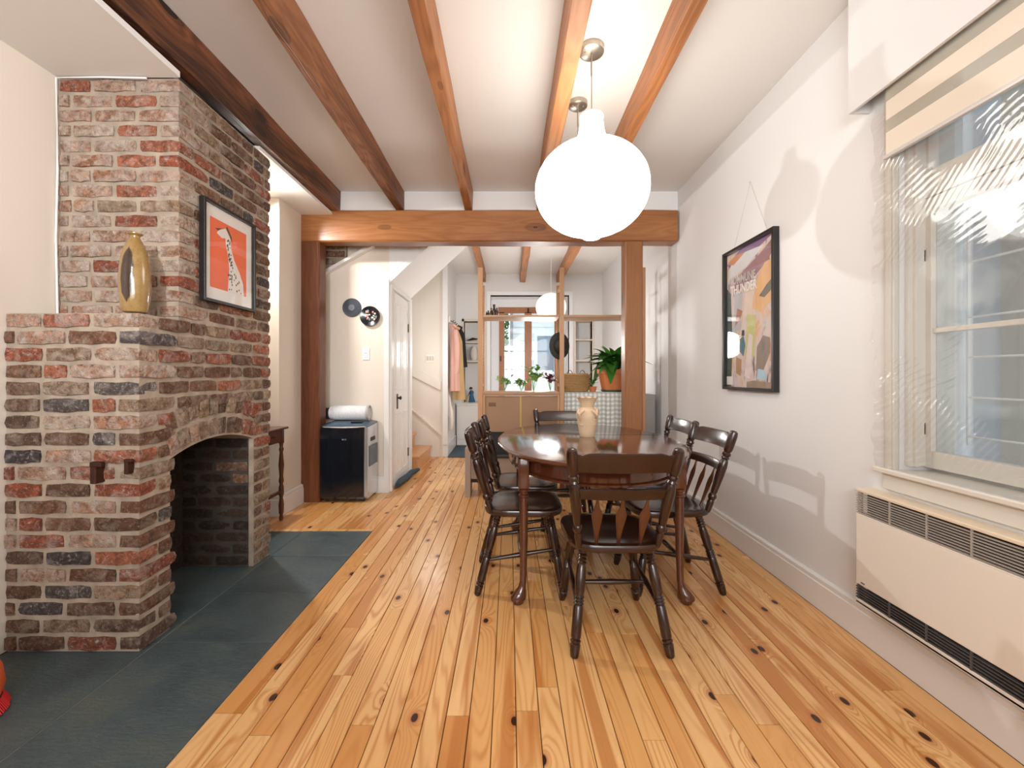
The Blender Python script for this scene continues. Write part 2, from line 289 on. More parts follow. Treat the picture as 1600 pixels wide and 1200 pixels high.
def vasemat():
    m, nt, b = nodes('mottled_amber_glaze'); tc = N(nt, 'ShaderNodeTexCoord'); sx = N(nt, 'ShaderNodeSeparateXYZ'); L(nt, tc.outputs['Object'], sx.inputs[0])
    n = noise(nt, tc.outputs['Object'], 26, 4)
    c = mixc(nt, n, (.22, .115, .02), (.33, .225, .095)); c = mixc(nt, ramp(nt, [(.55, 0), (.7, .5)], noise(nt, tc.outputs['Object'], 160, 2)).outputs[0], c, (.20, .09, .02))
    xx = math_(nt, 'ABSOLUTE', math_(nt, 'ADD', math_(nt, 'ADD', sx.outputs[0], -.008), math_(nt, 'MULTIPLY', math_(nt, 'SUBTRACT', n, .5), .012)))
    zz = math_(nt, 'ABSOLUTE', math_(nt, 'SUBTRACT', sx.outputs[2], .15))
    f = math_(nt, 'ADD', math_(nt, 'MULTIPLY', xx, 42.0), math_(nt, 'POWER', math_(nt, 'MULTIPLY', zz, 8.6), 3.0))
    msk = math_(nt, 'MULTIPLY', ramp(nt, [(.8, 1), (1, 0)], f).outputs[0], math_(nt, 'LESS_THAN', sx.outputs[1], 0.0))
    c = mixc(nt, msk, c, mixc(nt, n, (.018, .012, .012), (.06, .03, .015)))
    L(nt, c, b.inputs['Base Color']); b.inputs['Roughness'].default_value = .16; b.inputs['Coat Weight'].default_value = .5
    bump(nt, b, noise(nt, tc.outputs['Object'], 60, 2), .15, .003); return m
M['vase'] = vasemat()
# ------------------------------------------------------------ mesh helpers
class MB:
    def __init__(s): s.v = []; s.f = []; s.m = []
    def add(s, vs, fs, mi=0):
        o = len(s.v); s.v += [tuple(v) for v in vs]; s.f += [tuple(i+o for i in f) for f in fs]; s.m += [mi]*len(fs); return s
    def box(s, x0, x1, y0, y1, z0, z1, bev=0.0, mi=0):
        if bev <= 0:
            vs = [(x0, y0, z0), (x1, y0, z0), (x1, y1, z0), (x0, y1, z0), (x0, y0, z1), (x1, y0, z1), (x1, y1, z1), (x0, y1, z1)]
            return s.add(vs, [(3, 2, 1, 0), (4, 5, 6, 7), (0, 1, 5, 4), (1, 2, 6, 5), (2, 3, 7, 6), (3, 0, 4, 7)], mi)
        bm = bmesh.new(); bmesh.ops.create_cube(bm, size=1)
        for v in bm.verts: v.co = ((x0+x1)/2+v.co.x*(x1-x0), (y0+y1)/2+v.co.y*(y1-y0), (z0+z1)/2+v.co.z*(z1-z0))
        bmesh.ops.bevel(bm, geom=list(bm.edges), offset=bev, segments=2, affect='EDGES', profile=.5)
        return s.bm(bm, mi)
    def bm(s, bm, mi=0, mat=None):
        if mat is not None: bm.transform(mat)
        bm.verts.index_update(); s.add([v.co.copy() for v in bm.verts], [[v.index for v in f.verts] for f in bm.faces], mi); bm.free(); return s
    def lathe(s, prof, c=(0, 0, 0), seg=24, sx=1, sy=1, cap=True, mat=None, mi=0, fn=None):
        vs = []; fs = []
        for (r, z) in prof:
            for k in range(seg):
                a = 2*PI*k/seg; rr, zz = (r, z) if fn is None else fn(r, z, a)
                vs.append(Vector((rr*math.cos(a)*sx, rr*math.sin(a)*sy, zz)))
        n = len(prof)
        for i in range(n-1):
            for k in range(seg):
                k2 = (k+1) % seg; fs.append((i*seg+k, i*seg+k2, (i+1)*seg+k2, (i+1)*seg+k))
        if cap: fs.append(tuple(range(seg-1, -1, -1))); fs.append(tuple((n-1)*seg+k for k in range(seg)))
        vs = [(mat @ v if mat else v)+Vector(c) for v in vs]
        return s.add(vs, fs, mi)
    def turn(s, p0, p1, prof, seg=14):
        """turned member from p0 to p1, prof = [(t, r)]"""
        p0, p1 = Vector(p0), Vector(p1); d = p1-p0; q = d.to_track_quat('Z', 'Y').to_matrix().to_4x4()
        return s.lathe([(r, t*d.length) for t, r in prof], p0, seg, mat=q)
    def tube(s, pts, r, seg=8, cap=True):
        pts = [Vector(p) for p in pts]; vs = []; fs = []
        up = Vector((0, 0, 1)); n = len(pts)
        for i, p in enumerate(pts):
            d = (pts[min(i+1, n-1)]-pts[max(i-1, 0)]).normalized()
            a = d.cross(up if abs(d.dot(up)) < .95 else Vector((1, 0, 0))).normalized(); b2 = d.cross(a)
            rr = r[i] if isinstance(r, (list, tuple)) else r
            for k in range(seg): t = 2*PI*k/seg; vs.append(p+a*math.cos(t)*rr+b2*math.sin(t)*rr)
        for i in range(n-1):
            for k in range(seg): k2 = (k+1) % seg; fs.append((i*seg+k, i*seg+k2, (i+1)*seg+k2, (i+1)*seg+k))
        if cap: fs.append(tuple(range(seg-1, -1, -1))); fs.append(tuple((n-1)*seg+k for k in range(seg)))
        return s.add(vs, fs)
    def prism(s, poly, a0, a1, plane='yz', mi=0):
        """polygon in a plane, extruded along the remaining axis from a0 to a1"""
        def P(u, v, w): return {'yz': (w, u, v), 'xz': (u, w, v), 'xy': (u, v, w)}[plane]
        n = len(poly); vs = [P(u, v, a0) for u, v in poly]+[P(u, v, a1) for u, v in poly]
        fs = [tuple(range(n-1, -1, -1)), tuple(range(n, 2*n))]+[(i, (i+1) % n, n+(i+1) % n, n+i) for i in range(n)]
        return s.add(vs, fs, mi)
    def sweep(s, secs):
        """list of closed sections with equal vertex counts"""
        n = len(secs[0]); vs = [v for c in secs for v in c]; fs = []
        for i in range(len(secs)-1):
            for k in range(n): k2 = (k+1) % n; fs.append((i*n+k, i*n+k2, (i+1)*n+k2, (i+1)*n+k))
        fs.append(tuple(range(n-1, -1, -1))); fs.append(tuple((len(secs)-1)*n+k for k in range(n)))
        return s.add(vs, fs)
    def xf(s, m): s.v = [tuple(m @ Vector(v)) for v in s.v]; return s
def mesh_of(name, mb, mats, smooth=False, origin=None):
    me = bpy.data.meshes.new(name); vs = mb.v
    if origin: vs = [(v[0]-origin[0], v[1]-origin[1], v[2]-origin[2]) for v in vs]
    me.from_pydata(vs, [], mb.f)
    for m in (mats if isinstance(mats, (list, tuple)) else [mats]): me.materials.append(M[m] if isinstance(m, str) else m)
    if len(set(mb.m)) > 1: me.polygons.foreach_set('material_index', mb.m)
    bm = bmesh.new(); bm.from_mesh(me); bmesh.ops.recalc_face_normals(bm, faces=bm.faces)
    if smooth:
        for f in bm.faces: f.smooth = True
        for e in bm.edges:
            if len(e.link_faces) == 2 and e.calc_face_angle(0) > math.radians(38): e.smooth = False
    bm.to_mesh(me); bm.free(); me.update()
    return me
def wloc(o):
    p = Vector((0, 0, 0))
    while o is not None: p += o.location; o = o.parent
    return p
def obj(name, mb, mat, parent=None, smooth=False, label=None, cat=None, group=None, kind=None, origin=None):
    xs, ys, zs = zip(*mb.v)
    o0 = Vector(origin) if origin is not None else Vector(((min(xs)+max(xs))/2, (min(ys)+max(ys))/2, min(zs)))
    o = bpy.data.objects.new(name, mesh_of(name, mb, mat, smooth, o0)); COL.objects.link(o)
    o.parent = parent; o.location = o0-wloc(parent) if parent else o0
    return tag(o, label, cat, group, kind)
def tag(o, label=None, cat=None, group=None, kind=None):
    if label: o['label'] = label
    if cat: o['category'] = cat
    if group: o['group'] = group
    if kind: o['kind'] = kind
    return o
def thing(name, label, cat, loc=(0, 0, 0), group=None, kind=None):
    o = bpy.data.objects.new(name, None); COL.objects.link(o); o.location = loc; o.empty_display_size = .05
    return tag(o, label, cat, group, kind)
def struct(name, mb, mat, parent=None, smooth=False, **k):
    return obj(name, mb, mat, parent, smooth, kind=None if parent else 'structure', **k)
def copy_tree(o, parent=None):
    c = o.copy(); COL.objects.link(c); c.parent = parent
    for ch in list(o.children): copy_tree(ch, c)
    return c
def textmb(s, size, extr=.0004):
    cu = bpy.data.curves.new('t', 'FONT'); cu.body = s; cu.size = size; cu.extrude = extr; cu.resolution_u = 3; cu.offset = size*.022
    ob = bpy.data.objects.new('t', cu); COL.objects.link(ob); bpy.context.view_layer.update()
    me = bpy.data.meshes.new_from_object(ob); mb = MB(); mb.add([v.co.copy() for v in me.vertices], [tuple(p.vertices) for p in me.polygons])
    bpy.data.objects.remove(ob); bpy.data.curves.remove(cu); bpy.data.meshes.remove(me); return mb
R = random.Random(7)
XW, XL, CZ, YF = 1.47, -2.004, 2.703, 6.80
# ------------------------------------------------------------ floor
fl = struct('floor', MB().box(-3.2, 1.8, -2.7, 7.5, -.08, -.012), M['soot'])
bw = .0752; nb = 0
def board(x0, x1, y0, y1):
    dz = R.uniform(-.0008, .0004); g = .0012
    mb = MB().box(x0+g, x1-g, y0+g, y1-g, -.012, dz, 0)
    vs = mb.v; e = .0016   # eased top edges
    mb.v = [(x, y, z) for x, y, z in vs[:4]]+[(x0+g, y0+g, dz-.002), (x1-g, y0+g, dz-.002), (x1-g, y1-g, dz-.002), (x0+g, y1-g, dz-.002),
            (x0+g+e, y0+g, dz), (x1-g-e, y0+g, dz), (x1-g-e, y1-g, dz), (x0+g+e, y1-g, dz)]
    mb.f = [(3, 2, 1, 0), (0, 1, 5, 9, 8, 4), (1, 2, 6, 5), (2, 3, 7, 11, 10, 6), (3, 0, 4, 7), (5, 6, 10, 9), (4, 8, 11, 7), (8, 9, 10, 11)]; mb.m = [0]*8
    obj('board', mb, 'pine', fl)
x = XW-.02
while x > -2.0:
    x0 = x-bw*R.choice([1, 1, 1, 1.06, .94])
    lim = -.965 if x0 < -.93 else None
    if x0 < -.93 and x > -.93: x0 = -.965
    y = 3.06 if x0 < -.97 else -1.2-R.uniform(0, 1.5)
    if x0 < -.97 and x > -.97: x0 = min(x0, -.97)
    while y < YF:
        y1 = min(YF, y+R.uniform(1.8, 4.0))
        if YF-y1 < .4: y1 = YF
        board(x0, x, y, y1); y = y1
    x = x0
obj('board', MB().box(-1.80, -.967, 3.022, 3.058, -.012, .0005), 'pine', fl, label='narrow crosswise edging board behind the slate')
# slate hearth
he = thing('hearth', 'dark blue-grey slate hearth slabs set in the floor around the chimney', 'hearth', (-1.2, 2.0, 0))
ys = [.3, 1.02, 1.763, 2.163, 2.60, 3.018]
for i in range(5):
    obj('slate_slab', MB().box(-1.447, -.967, ys[i]+.002, ys[i+1]-.002, -.012, R.uniform(-.001, .002), .0015), 'slate', he)
    obj('slate_slab', MB().box(-2.0, -1.453, ys[i]+.002, ys[i+1]-.002, -.012, R.uniform(-.0015, 0), .0015), 'slate', he)
obj('joint_grout', MB().box(-2.0, -.966, .3, 3.02, -.012, -.004), 'mortar', he)
# ------------------------------------------------------------ shell
struct('ceiling', MB().box(-3.2, 1.8, -2.7, 7.5, CZ, CZ+.1), 'ceil')
WY0, WY1, WZ0, WZ1 = .45, 1.617, .728, 2.30
w = MB(); w.box(XW, XW+.24, -2.7, WY0, 0, CZ); w.box(XW, XW+.24, WY1, 7.5, 0, CZ); w.box(XW, XW+.24, WY0, WY1, 0, WZ0); w.box(XW, XW+.24, WY0, WY1, WZ1, CZ)
struct('wall_right', w, 'white')
w = MB(); w.box(XL-.12, XL, -2.7, 2.64, 0, CZ); struct('wall_left', w, 'cream')
struct('wall_alcove', MB().box(-3.0, -2.9, 2.5, 3.4, 0, CZ).box(-3.0, -2.12, 2.5, 2.63, 0, CZ), 'cream')
struct('wall_passage', MB().box(-3.0, -1.80, 3.35, 4.03, 0, CZ), 'cream')
struct('wall_behind', MB().box(-2.2, 1.8, -2.8, -2.7, 0, CZ), 'white')
struct('trim_1', MB().box(XL-.1, -1.462, -2.7, 1.903, 2.420, 2.446), 'ceil')
struct('trim_2', MB().box(-3.0, -1.533, 2.632, 3.74, 2.485, 2.508), 'ceil')
def baseb(name, x0, x1, y0, y1, h, face):
    m = MB()
    if face in 'xX':
        s = 1 if face == 'X' else -1; xf = x1 if s > 0 else x0; xb = x0 if s > 0 else x1
        t = abs(xf-xb)*s
        m.prism([(xb, 0), (xb+t, 0), (xb+t, h*.80), (xb+t*.78, h*.82), (xb+t*.80, h*.95), (xb+t*.45, h), (xb, h)], y0, y1, 'xz')
    else:
        m.prism([(y1, 0), (y0, 0), (y0, h*.80), (y0+(y1-y0)*.22, h*.82), (y0+(y1-y0)*.2, h*.95), (y0+(y1-y0)*.5, h), (y1, h)], x0, x1, 'yz')
    struct(name, m, 'trim')
baseb('baseboard_right', 1.45, XW, -2.6, YF, .152, 'x')
baseb('baseboard_left', -1.80, -1.775, 3.33, 3.70, .16, 'X')
baseb('baseboard_passage', -2.8, -1.776, 3.328, 3.35, .16, 'y')
baseb('baseboard_back', -1.64, -1.135, 4.005, 4.03, .155, 'y')
# record wall, closet door wall, stair wall, hall wall, far wall
struct('wall_back', MB().box(-1.80, -1.13, 4.03, 4.10, 0, CZ), 'cream')
m = MB()
m.box(-1.19, -1.13, 4.10, 4.20, 0, 2.1); m.box(-1.19, -1.13, 4.78, 4.90, 0, 2.1); m.box(-1.19, -1.13, 4.2, 4.78, 1.93, 2.1); m.box(-1.19, -1.13, 4.1, 4.9, 2.1, CZ)
struct('wall_closet', m, 'trim')
struct('wall_stair', MB().box(-2.6, -.848, 5.80, 5.90, 0, CZ), 'cream')
struct('wall_hall', MB().box(-.93, -.848, 5.90, 7.0, 0, CZ), 'white')
struct('baseboard_hall', MB().box(-.848, -.832, 5.80, 6.78, 0, .16).box(-.93, -.848, 5.784, 5.80, 0, .16), 'trim')
OX0, OX1, OZ1 = -.300, .945, 2.365
m = MB(); m.box(-.93, -.72, YF, YF+.12, 0, CZ); m.box(-.72, -.40, YF, YF+.12, 0, .66); m.box(-.72, -.40, YF, YF+.12, 1.95, CZ); m.box(-.40, OX0, YF, YF+.12, 0, CZ)
m.box(OX0, OX1, YF, YF+.12, OZ1, CZ); m.box(OX0, OX1, YF, YF+.12, 0, .35)
m.box(OX1, 1.05, YF, YF+.12, 0, CZ); m.box(1.05, 1.31, YF, YF+.12, 0, .85); m.box(1.05, 1.31, YF, YF+.12, 1.96, CZ); m.box(1.31, XW, YF, YF+.12, 0, CZ)
m.box(-.93, OX0-.06, YF+.20, YF+.26, 0, CZ); m.box(OX1+.06, 1.7, YF+.20, YF+.26, 0, CZ)
struct('wall_far', m, 'white')
m = MB(); m.box(OX0-.06, OX0, YF-.015, YF+.48, .35, OZ1+.06); m.box(OX1, OX1+.06, YF-.015, YF+.48, .35, OZ1+.06); m.box(OX0, OX1, YF-.015, YF+.48, OZ1, OZ1+.06); m.box(OX0, OX1, YF-.015, YF+.48, .35, .40)
m.box(OX0, OX1, YF+.40, YF+.48, 2.24, OZ1)
struct('trim_3', m, plain('bright_white_reveal', (.88, .89, .90), .4))
# niches
for nm, x0, x1, zs in (('trim_4', -.72, -.40, (1.62, 1.32, .66)), ('trim_5', 1.05, 1.31, (1.66, 1.33, .98))):
    m = MB()
    for z in zs: m.box(x0, x1, YF-.02, YF+.199, z-.014, z+.008)
    m.box(x0-.03, x0, YF-.012, YF+.199, .64, 1.99); m.box(x1, x1+.03, YF-.012, YF+.199, .64, 1.99); m.box(x0-.03, x1+.03, YF-.012, YF+.199, 1.95, 1.99)
    struct(nm, m, 'cream')
# sloped stair soffit
sl = .93
m = MB(); m.prism([(-1.13, 1.966), (-.36, 1.966+.77*sl), (-.36, CZ), (-1.13, CZ)], 4.03, 4.885, 'xz')
struct('trim_6', m, 'white')
# infill plaster over the crossbeam
struct('trim_7', MB().box(-1.82, XW, 3.745, 3.84, 2.50, CZ), 'white')
# raking stair trim with brick triangle above
m = MB().prism([(-1.79, 1.995), (-1.26, 2.295), (-1.26, 2.325), (-1.79, 2.025)], 3.96, 4.03, 'xz')
struct('trim_8', m, 'trim')
tri = struct('wall_stair_brick', MB().prism([(-1.79, 2.02), (-1.52, 2.175), (-1.52, 2.55), (-1.79, 2.55)], 3.99, 4.03, 'xz'), 'mortar')
for k in range(6):
    z = 2.09+k*.068; xo = -1.785
    for ln in ((.17, .06) if k % 2 else (.07, .17)):
        x1 = min(xo+ln, -1.522)
        if z-.028 > 2.02+(x1+1.79)*.574+.004 and x1 > xo+.02:
            obj('brick', MB().box(xo, x1, 3.978, 4.0, z-.028, z+.028, .004), 'b_tan' if k % 2 else 'b_brown', tri)
        xo += ln+.012
# ------------------------------------------------------------ timber frame
def timber(name, x0, x1, y0, y1, z0, z1, mat, label, cat, ax='y', jit=.004, seed=0):
    rr = random.Random(seed); secs = []; n = 15
    def c(u, a0, a1, b0, b1):
        e = min(a1-a0, b1-b0)*.07; pts = [(a0+e, b0), (a1-e, b0), (a1, b0+e), (a1, b1-e), (a1-e, b1), (a0+e, b1), (a0, b1-e), (a0, b0+e)]
        out = []
        for i, (a, b) in enumerate(pts):
            j = jit*rr.uniform(-1, 1); k = jit*rr.uniform(-1, 1)
            out.append({'y': (a+j, u, b+k), 'x': (u, a+j, b+k), 'z': (a+j*.5, b+k*.5, u)}[ax])
        return out
    for i in range(n):
        t = i/(n-1)
        if ax == 'y': secs.append(c(y0+(y1-y0)*t, x0, x1, z0[0]+(z0[1]-z0[0])*t if isinstance(z0, tuple) else z0, z1))
        elif ax == 'x': secs.append(c(x0+(x1-x0)*t, y0, y1, z0, z1))
        else: secs.append(c(z0+(z1-z0)*t, x0, x1, y0, y1))
    return obj(name, MB().sweep(secs), mat, None, False, label, cat)
timber('ceiling_joist', -1.556, -1.476, -2.6, 3.744, (2.455, 2.517), CZ, 'darkt', 'dark rough timber joist nearest the brick chimney', 'beam', seed=1, jit=.005)
timber('ceiling_joist', -.986, -.913, -2.6, 3.744, 2.53, CZ, 'darkt', 'dark worn timber joist, second from the chimney', 'beam', seed=2, jit=.006)
timber('ceiling_joist', -.388, -.320, -2.6, 3.744, 2.53, CZ, 'midt', 'middle orange-brown timber joist left of the paper lamps', 'beam', seed=3)
timber('ceiling_joist', .233, .316, -2.6, 3.744, 2.53, CZ, 'midt', 'light orange timber joist touching the lamp canopies on their left', 'beam', seed=4, jit=.003)
timber('ceiling_joist', .697, .761, -2.6, 3.744, 2.53, CZ, 'midt', 'timber joist nearest the right wall, right of the lamps', 'beam', seed=5, jit=.003)
timber('rear_joist', -.43, -.37, 3.85, 6.795, 2.57, CZ, 'midt', 'leftmost exposed joist in the rear room', 'beam', seed=6)
timber('rear_joist', .165, .25, 3.85, 6.795, 2.57, CZ, 'midt', 'middle exposed joist in the rear room', 'beam', seed=7)
timber('rear_joist', .74, .83, 3.85, 6.795, 2.57, CZ, 'midt', 'rightmost exposed joist in the rear room', 'beam', seed=8)
timber('crossbeam', -1.815, 1.455, 3.704, 3.86, 2.255, 2.53, 'beamx', 'heavy orange-brown crossbeam spanning the room on two posts', 'beam', 'x', .003, 9)
timber('timber_post', -1.813, -1.642, 3.704, 3.84, 0, 2.254, 'postd', 'dark reddish timber post left, beside the portable air conditioner', 'post', 'z', .003, 10)
timber('timber_post', 1.001, 1.155, 3.704, 3.85, 0, 2.254, 'posto', 'orange timber post at right, behind the dining table', 'post', 'z', .002, 11)
# ------------------------------------------------------------ chimney
XC, Y1, Y2, Y3 = -1.465, 1.698, 1.902, 2.631
A0, A1, SPR, APX = 1.862, 2.468, .735, .792
ch = thing('chimney', 'exposed brick chimney with arched fireplace opening and mantel ledge', 'fireplace', (-1.73, 2.16, 0))
IN = .009
cs = (A1-A0); rise = APX-SPR; RAD = cs*cs/8/rise+rise/2; AC = ((A0+A1)/2, APX-RAD)
half = math.asin(cs/2/RAD)
arc = [(AC[0]+RAD*math.sin(t), AC[1]+RAD*math.cos(t)) for t in [(-half+2*half*i/14) for i in range(15)]]
prof = [(Y1+IN, 0), (A0, 0)]+arc+[(A1, 0), (Y3-IN, 0), (Y3-IN, 2.42), (Y2+IN, 2.42), (Y2+IN, 1.346), (Y1+IN, 1.346)]
obj('mortar_core', MB().prism(prof, XL+.002, XC-IN, 'yz').box(XL+.002, -1.52, Y2+.04, Y3-.03, 2.42, 2.46), 'mortar', ch)
obj('firebox_lining', MB().box(-1.9, XC-.036, A1-.0045, A1+.004, 0, .74).box(-1.9, XC-.036, A0-.004, A0+.0045, 0, .74).box(XL+.003, -1.885, A0-.02, A1+.02, 0, 1.0), 'soot', ch)
# brick mesh variants (shared)
VAR = {}
def brickmesh(kind, i):
    if (kind, i) in VAR: return VAR[(kind, i)]
    rr = random.Random(hash((kind, i)) & 0xffff if False else i*31+len(kind)*7)
    bm = bmesh.new(); bmesh.ops.create_cube(bm, size=1)
    bmesh.ops.subdivide_edges(bm, edges=[e for e in bm.edges if abs((e.verts[0].co-e.verts[1].co)[{'x': 0, 'y': 1, 'h': 0}[kind]]) > .5], cuts=3, use_grid_fill=True)
    bmesh.ops.subdivide_edges(bm, edges=[e for e in bm.edges if abs((e.verts[0].co-e.verts[1].co)[2]) > .5], cuts=1, use_grid_fill=True)
    for v in bm.verts:
        c = v.co; ed = sum(abs(abs(k)-.5) < 1e-4 for k in c)
        k = .5-(.022 if ed == 3 else (.006 if ed == 2 else 0))
        long = {'x': 0, 'y': 1, 'h': 0}[kind]
        for a in range(3):
            s = 1 if a == 2 else (.45 if a == long else .9)
            if abs(abs(c[a])-.5) < 1e-4: c[a] = math.copysign(.5-(.09*s if ed == 3 else .05*s if ed == 2 else 0)*(1 if a == 2 else .8), c[a])
            c[a] += rr.uniform(-1, 1)*(.062 if a == 2 else (.018 if a == long else .03))
    me = bpy.data.meshes.new('brick'); bm.to_mesh(me); bm.free()
    b2 = bmesh.new(); b2.from_mesh(me)
    for f in b2.faces: f.smooth = True
    for e in b2.edges:
        if len(e.link_faces) == 2 and e.calc_face_angle(0) > math.radians(42): e.smooth = False
    b2.to_mesh(me); b2.free()
    VAR[(kind, i)] = me; return me
BM = {}
def brick(x0, x1, y0, y1, z0, z1, mat, rx=0.0):
    kind = 'x' if (x1-x0) > (y1-y0) else 'y'; i = R.randrange(7)
    key = (kind, i, mat)
    if key not in BM:
        me = brickmesh(kind, i).copy(); me.materials.clear(); me.materials.append(M[mat]); BM[key] = me
    o = bpy.data.objects.new('brick', BM[key]); COL.objects.link(o); o.parent = ch
    o.location = Vector(((x0+x1)/2, (y0+y1)/2, (z0+z1)/2))-ch.location; o.scale = (x1-x0, y1-y0, z1-z0)
    o.rotation_euler = (rx if rx else R.uniform(-.01, .01), R.uniform(-.012, .012), 0 if rx else R.uniform(-.01, .01))
    return o
def pick(w): 
    t = R.random()*sum(w.values())
    for k, v in w.items():
        t -= v
        if t <= 0: return k
    return k
J = .011; BT = .08   # joint, brick thickness into the wall
front_w = {'b_brown': 5, 'b_pale': 2.5, 'b_red': 1.6, 'b_dark': .9, 'b_tan': 1.6}
upper_w = {'b_pale': 8, 'b_red': .8, 'b_tan': .8}
side_w = {'b_brown': 6, 'b_tan': 3, 'b_red': 1.0, 'b_dark': .7}
def front_row(z0, z1, yf, corner, wts, special=None):
    xr = XC+R.uniform(-.003, .003); first = True; idx = 0; wd = corner
    while xr > XL+.03:
        x0 = max(XL+.002, xr-wd)
        if x0-XL < .04: x0 = XL+.002
        mat = (special or {}).get(idx) or pick(wts)
        dep = (.19 if corner < .12 else .09) if first else BT
        pr = R.uniform(-.003, .004)
        brick(x0, xr, yf-pr, yf+dep, z0, z1, mat)
        xr = x0-J; first = False; idx += 1; wd = R.uniform(.178, .196) if R.random() > .12 else .09
    return .19 if corner < .12 else .09
def side_row(z0, z1, ya, yb, wts, special=None, first=None):
    y = ya; idx = 0; wd = first or R.uniform(.16, .195)
    while y < yb-.02:
        y1 = min(yb, y+wd)
        if yb-y1 < .045: y1 = yb
        mat = (special or {}).get(idx) or pick(wts)
        brick(XC-BT, XC+R.uniform(-.003, .004), y, y1, z0, z1, mat)
        y = y1+J; idx += 1; wd = R.uniform(.165, .2) if R.random() > .25 else .09
c1 = 1.351/20
sp_front = {0: {1: 'b_red'}, 15: {0: 'b_dark'}, 16: {2: 'b_red', 0: 'b_pale'}, 17: {2: 'b_red', 0: 'b_pale'}, 18: {0: 'b_dark', 2: 'b_pale'}, 19: {1: 'b_red', 0: 'b_pale', 2: 'b_pale'}, 12: {1: 'b_dark'}, 14: {1: 'b_red'}, 9: {0: 'b_red'}, 13: {0: 'b_pale'}}
for k in range(20):
    z0, z1 = k*c1+J/2, (k+1)*c1-J/2
    corner = .088 if k % 2 == 0 else .188
    wts = dict(front_w)
    if k > 9: wts['b_pale'] = 5
    if k < 6: wts['b_pale'] = .8; wts['b_dark'] = 1.5
    d = front_row(z0, z1, Y1, corner, wts, sp_front.get(k))
    if z1 < 1.0:
        ya = Y1+d+J
        if A0-ya > .03: side_row(z0, z1, ya, A0, side_w, first=.3)
        if z1 < .99: side_row(z0, z1, A1+.002, Y3, {'b_brown': 4, 'b_tan': 2, 'b_red': 5 if k > 9 else 1}, first=R.choice([.075, .17]))
    else: side_row(z0, z1, Y1+d+J, Y3, side_w, {4: 'b_red', 5: 'b_red'} if k > 15 else None)
# arch: two rings of headers on edge
for ring in range(2):
    r0 = RAD+.004+ring*.103; r1 = r0+.093; n = 10 if ring == 0 else 10
    hh = half if ring == 0 else half*.93
    for i in range(n):
        t = -hh+(i+.5)*2*hh/n; rm = (r0+r1)/2; wdt = 2*hh*rm/n-.010
        yc, zc = AC[0]+rm*math.sin(t), AC[1]+rm*math.cos(t)
        brick(XC-.10, XC+R.uniform(-.003, .005), yc-wdt/2, yc+wdt/2, zc-(r1-r0)/2, zc+(r1-r0)/2, pick({'b_tan': 4, 'b_brown': 5, 'b_pale': 1}) if i < 8 else 'b_red', rx=-t)
c2 = (2.42-1.351)/16
for k in range(16):
    z0, z1 = 1.351+k*c2+J/2, 1.351+(k+1)*c2-J/2
    corner = .092 if k % 2 == 0 else .185
    d = front_row(z0, z1, Y2, corner, upper_w, {1: 'b_red'} if k in (10, 12, 14) else None)
    side_row(z0, z1, Y2+d+J, Y3, side_w)
# far jamb of the firebox (faces the camera) and its back wall
for k in range(11):
    z0, z1 = k*c1+J/2, (k+1)*c1-J/2
    x1 = XC-.035; wd = .09 if k % 2 else .19
    while x1 > -1.87:
        x0 = max(-1.885, x1-wd)
        if x1-x0 > .04: brick(x0, x1, A1-.006-R.uniform(0, .004), A1+.05, z0, z1, 'b_soot' if x1 < -1.55 or R.random() < .6 else 'b_brown')
        x1 = x0-J; wd = .19
mb = MB()
for k in range(14):
    y = A0+.01-(.1 if k % 2 else 0)
    while y < A1:
        ya, yb = max(A0, y), min(A1, y+.19)
        if yb-ya > .02: mb.box(-1.9, -1.877, ya, yb, k*c1+J/2, (k+1)*c1-J/2)
        y += .19+J
for k in range(11): mb.box(-1.88, XC-.02, A0-.004, A0+.004, k*c1+J/2, (k+1)*c1-J/2)
obj('firebox_brick_lining', mb, 'b_soot', ch, kind='stuff')
# iron stubs in the front face
for (px, pz, sc) in ((-1.620, .72, 1.0), (-1.500, .742, .7)):
    m = MB().box(px-.014*sc, px+.010*sc, Y1-.03*sc, Y1+.02, pz-.045*sc, pz+.035*sc, .004); m.box(px-.012*sc, px+.034*sc, Y1-.034*sc, Y1-.015*sc, pz+.022*sc, pz+.042*sc, .004)
    obj('iron_stub', m, 'iron', ch, label='rusty iron stub sticking out of the brickwork')
obj('wall_cable', MB().tube([(XL+.012, Y2-.012, 1.37), (XL+.005, Y2-.012, 1.7), (XL+.012, Y2-.012, 2.0), (XL+.006, Y2-.012, 2.41), (-1.8, Y2-.012, 2.413), (-1.6, Y2-.012, 2.409)], .004, 6), 'plastic', ch, label='thin white cable along the bricks')
# amber vase on the mantel
vz = 1.353
pv = [(.033, 0), (.040, .004), (.047, .03), (.052, .08), (.0535, .13), (.051, .18), (.045, .23), (.034, .27), (.022, .297), (.0155, .308), (.0165, .315), (.026, .322), (.0265, .326), (.016, .325), (.011, .31)]
obj('vase', MB().lathe(pv, (-1.532, 1.755, vz), 32), 'vase', None, True, 'tall amber glazed vase with dark drip, on the brick mantel', 'vase')
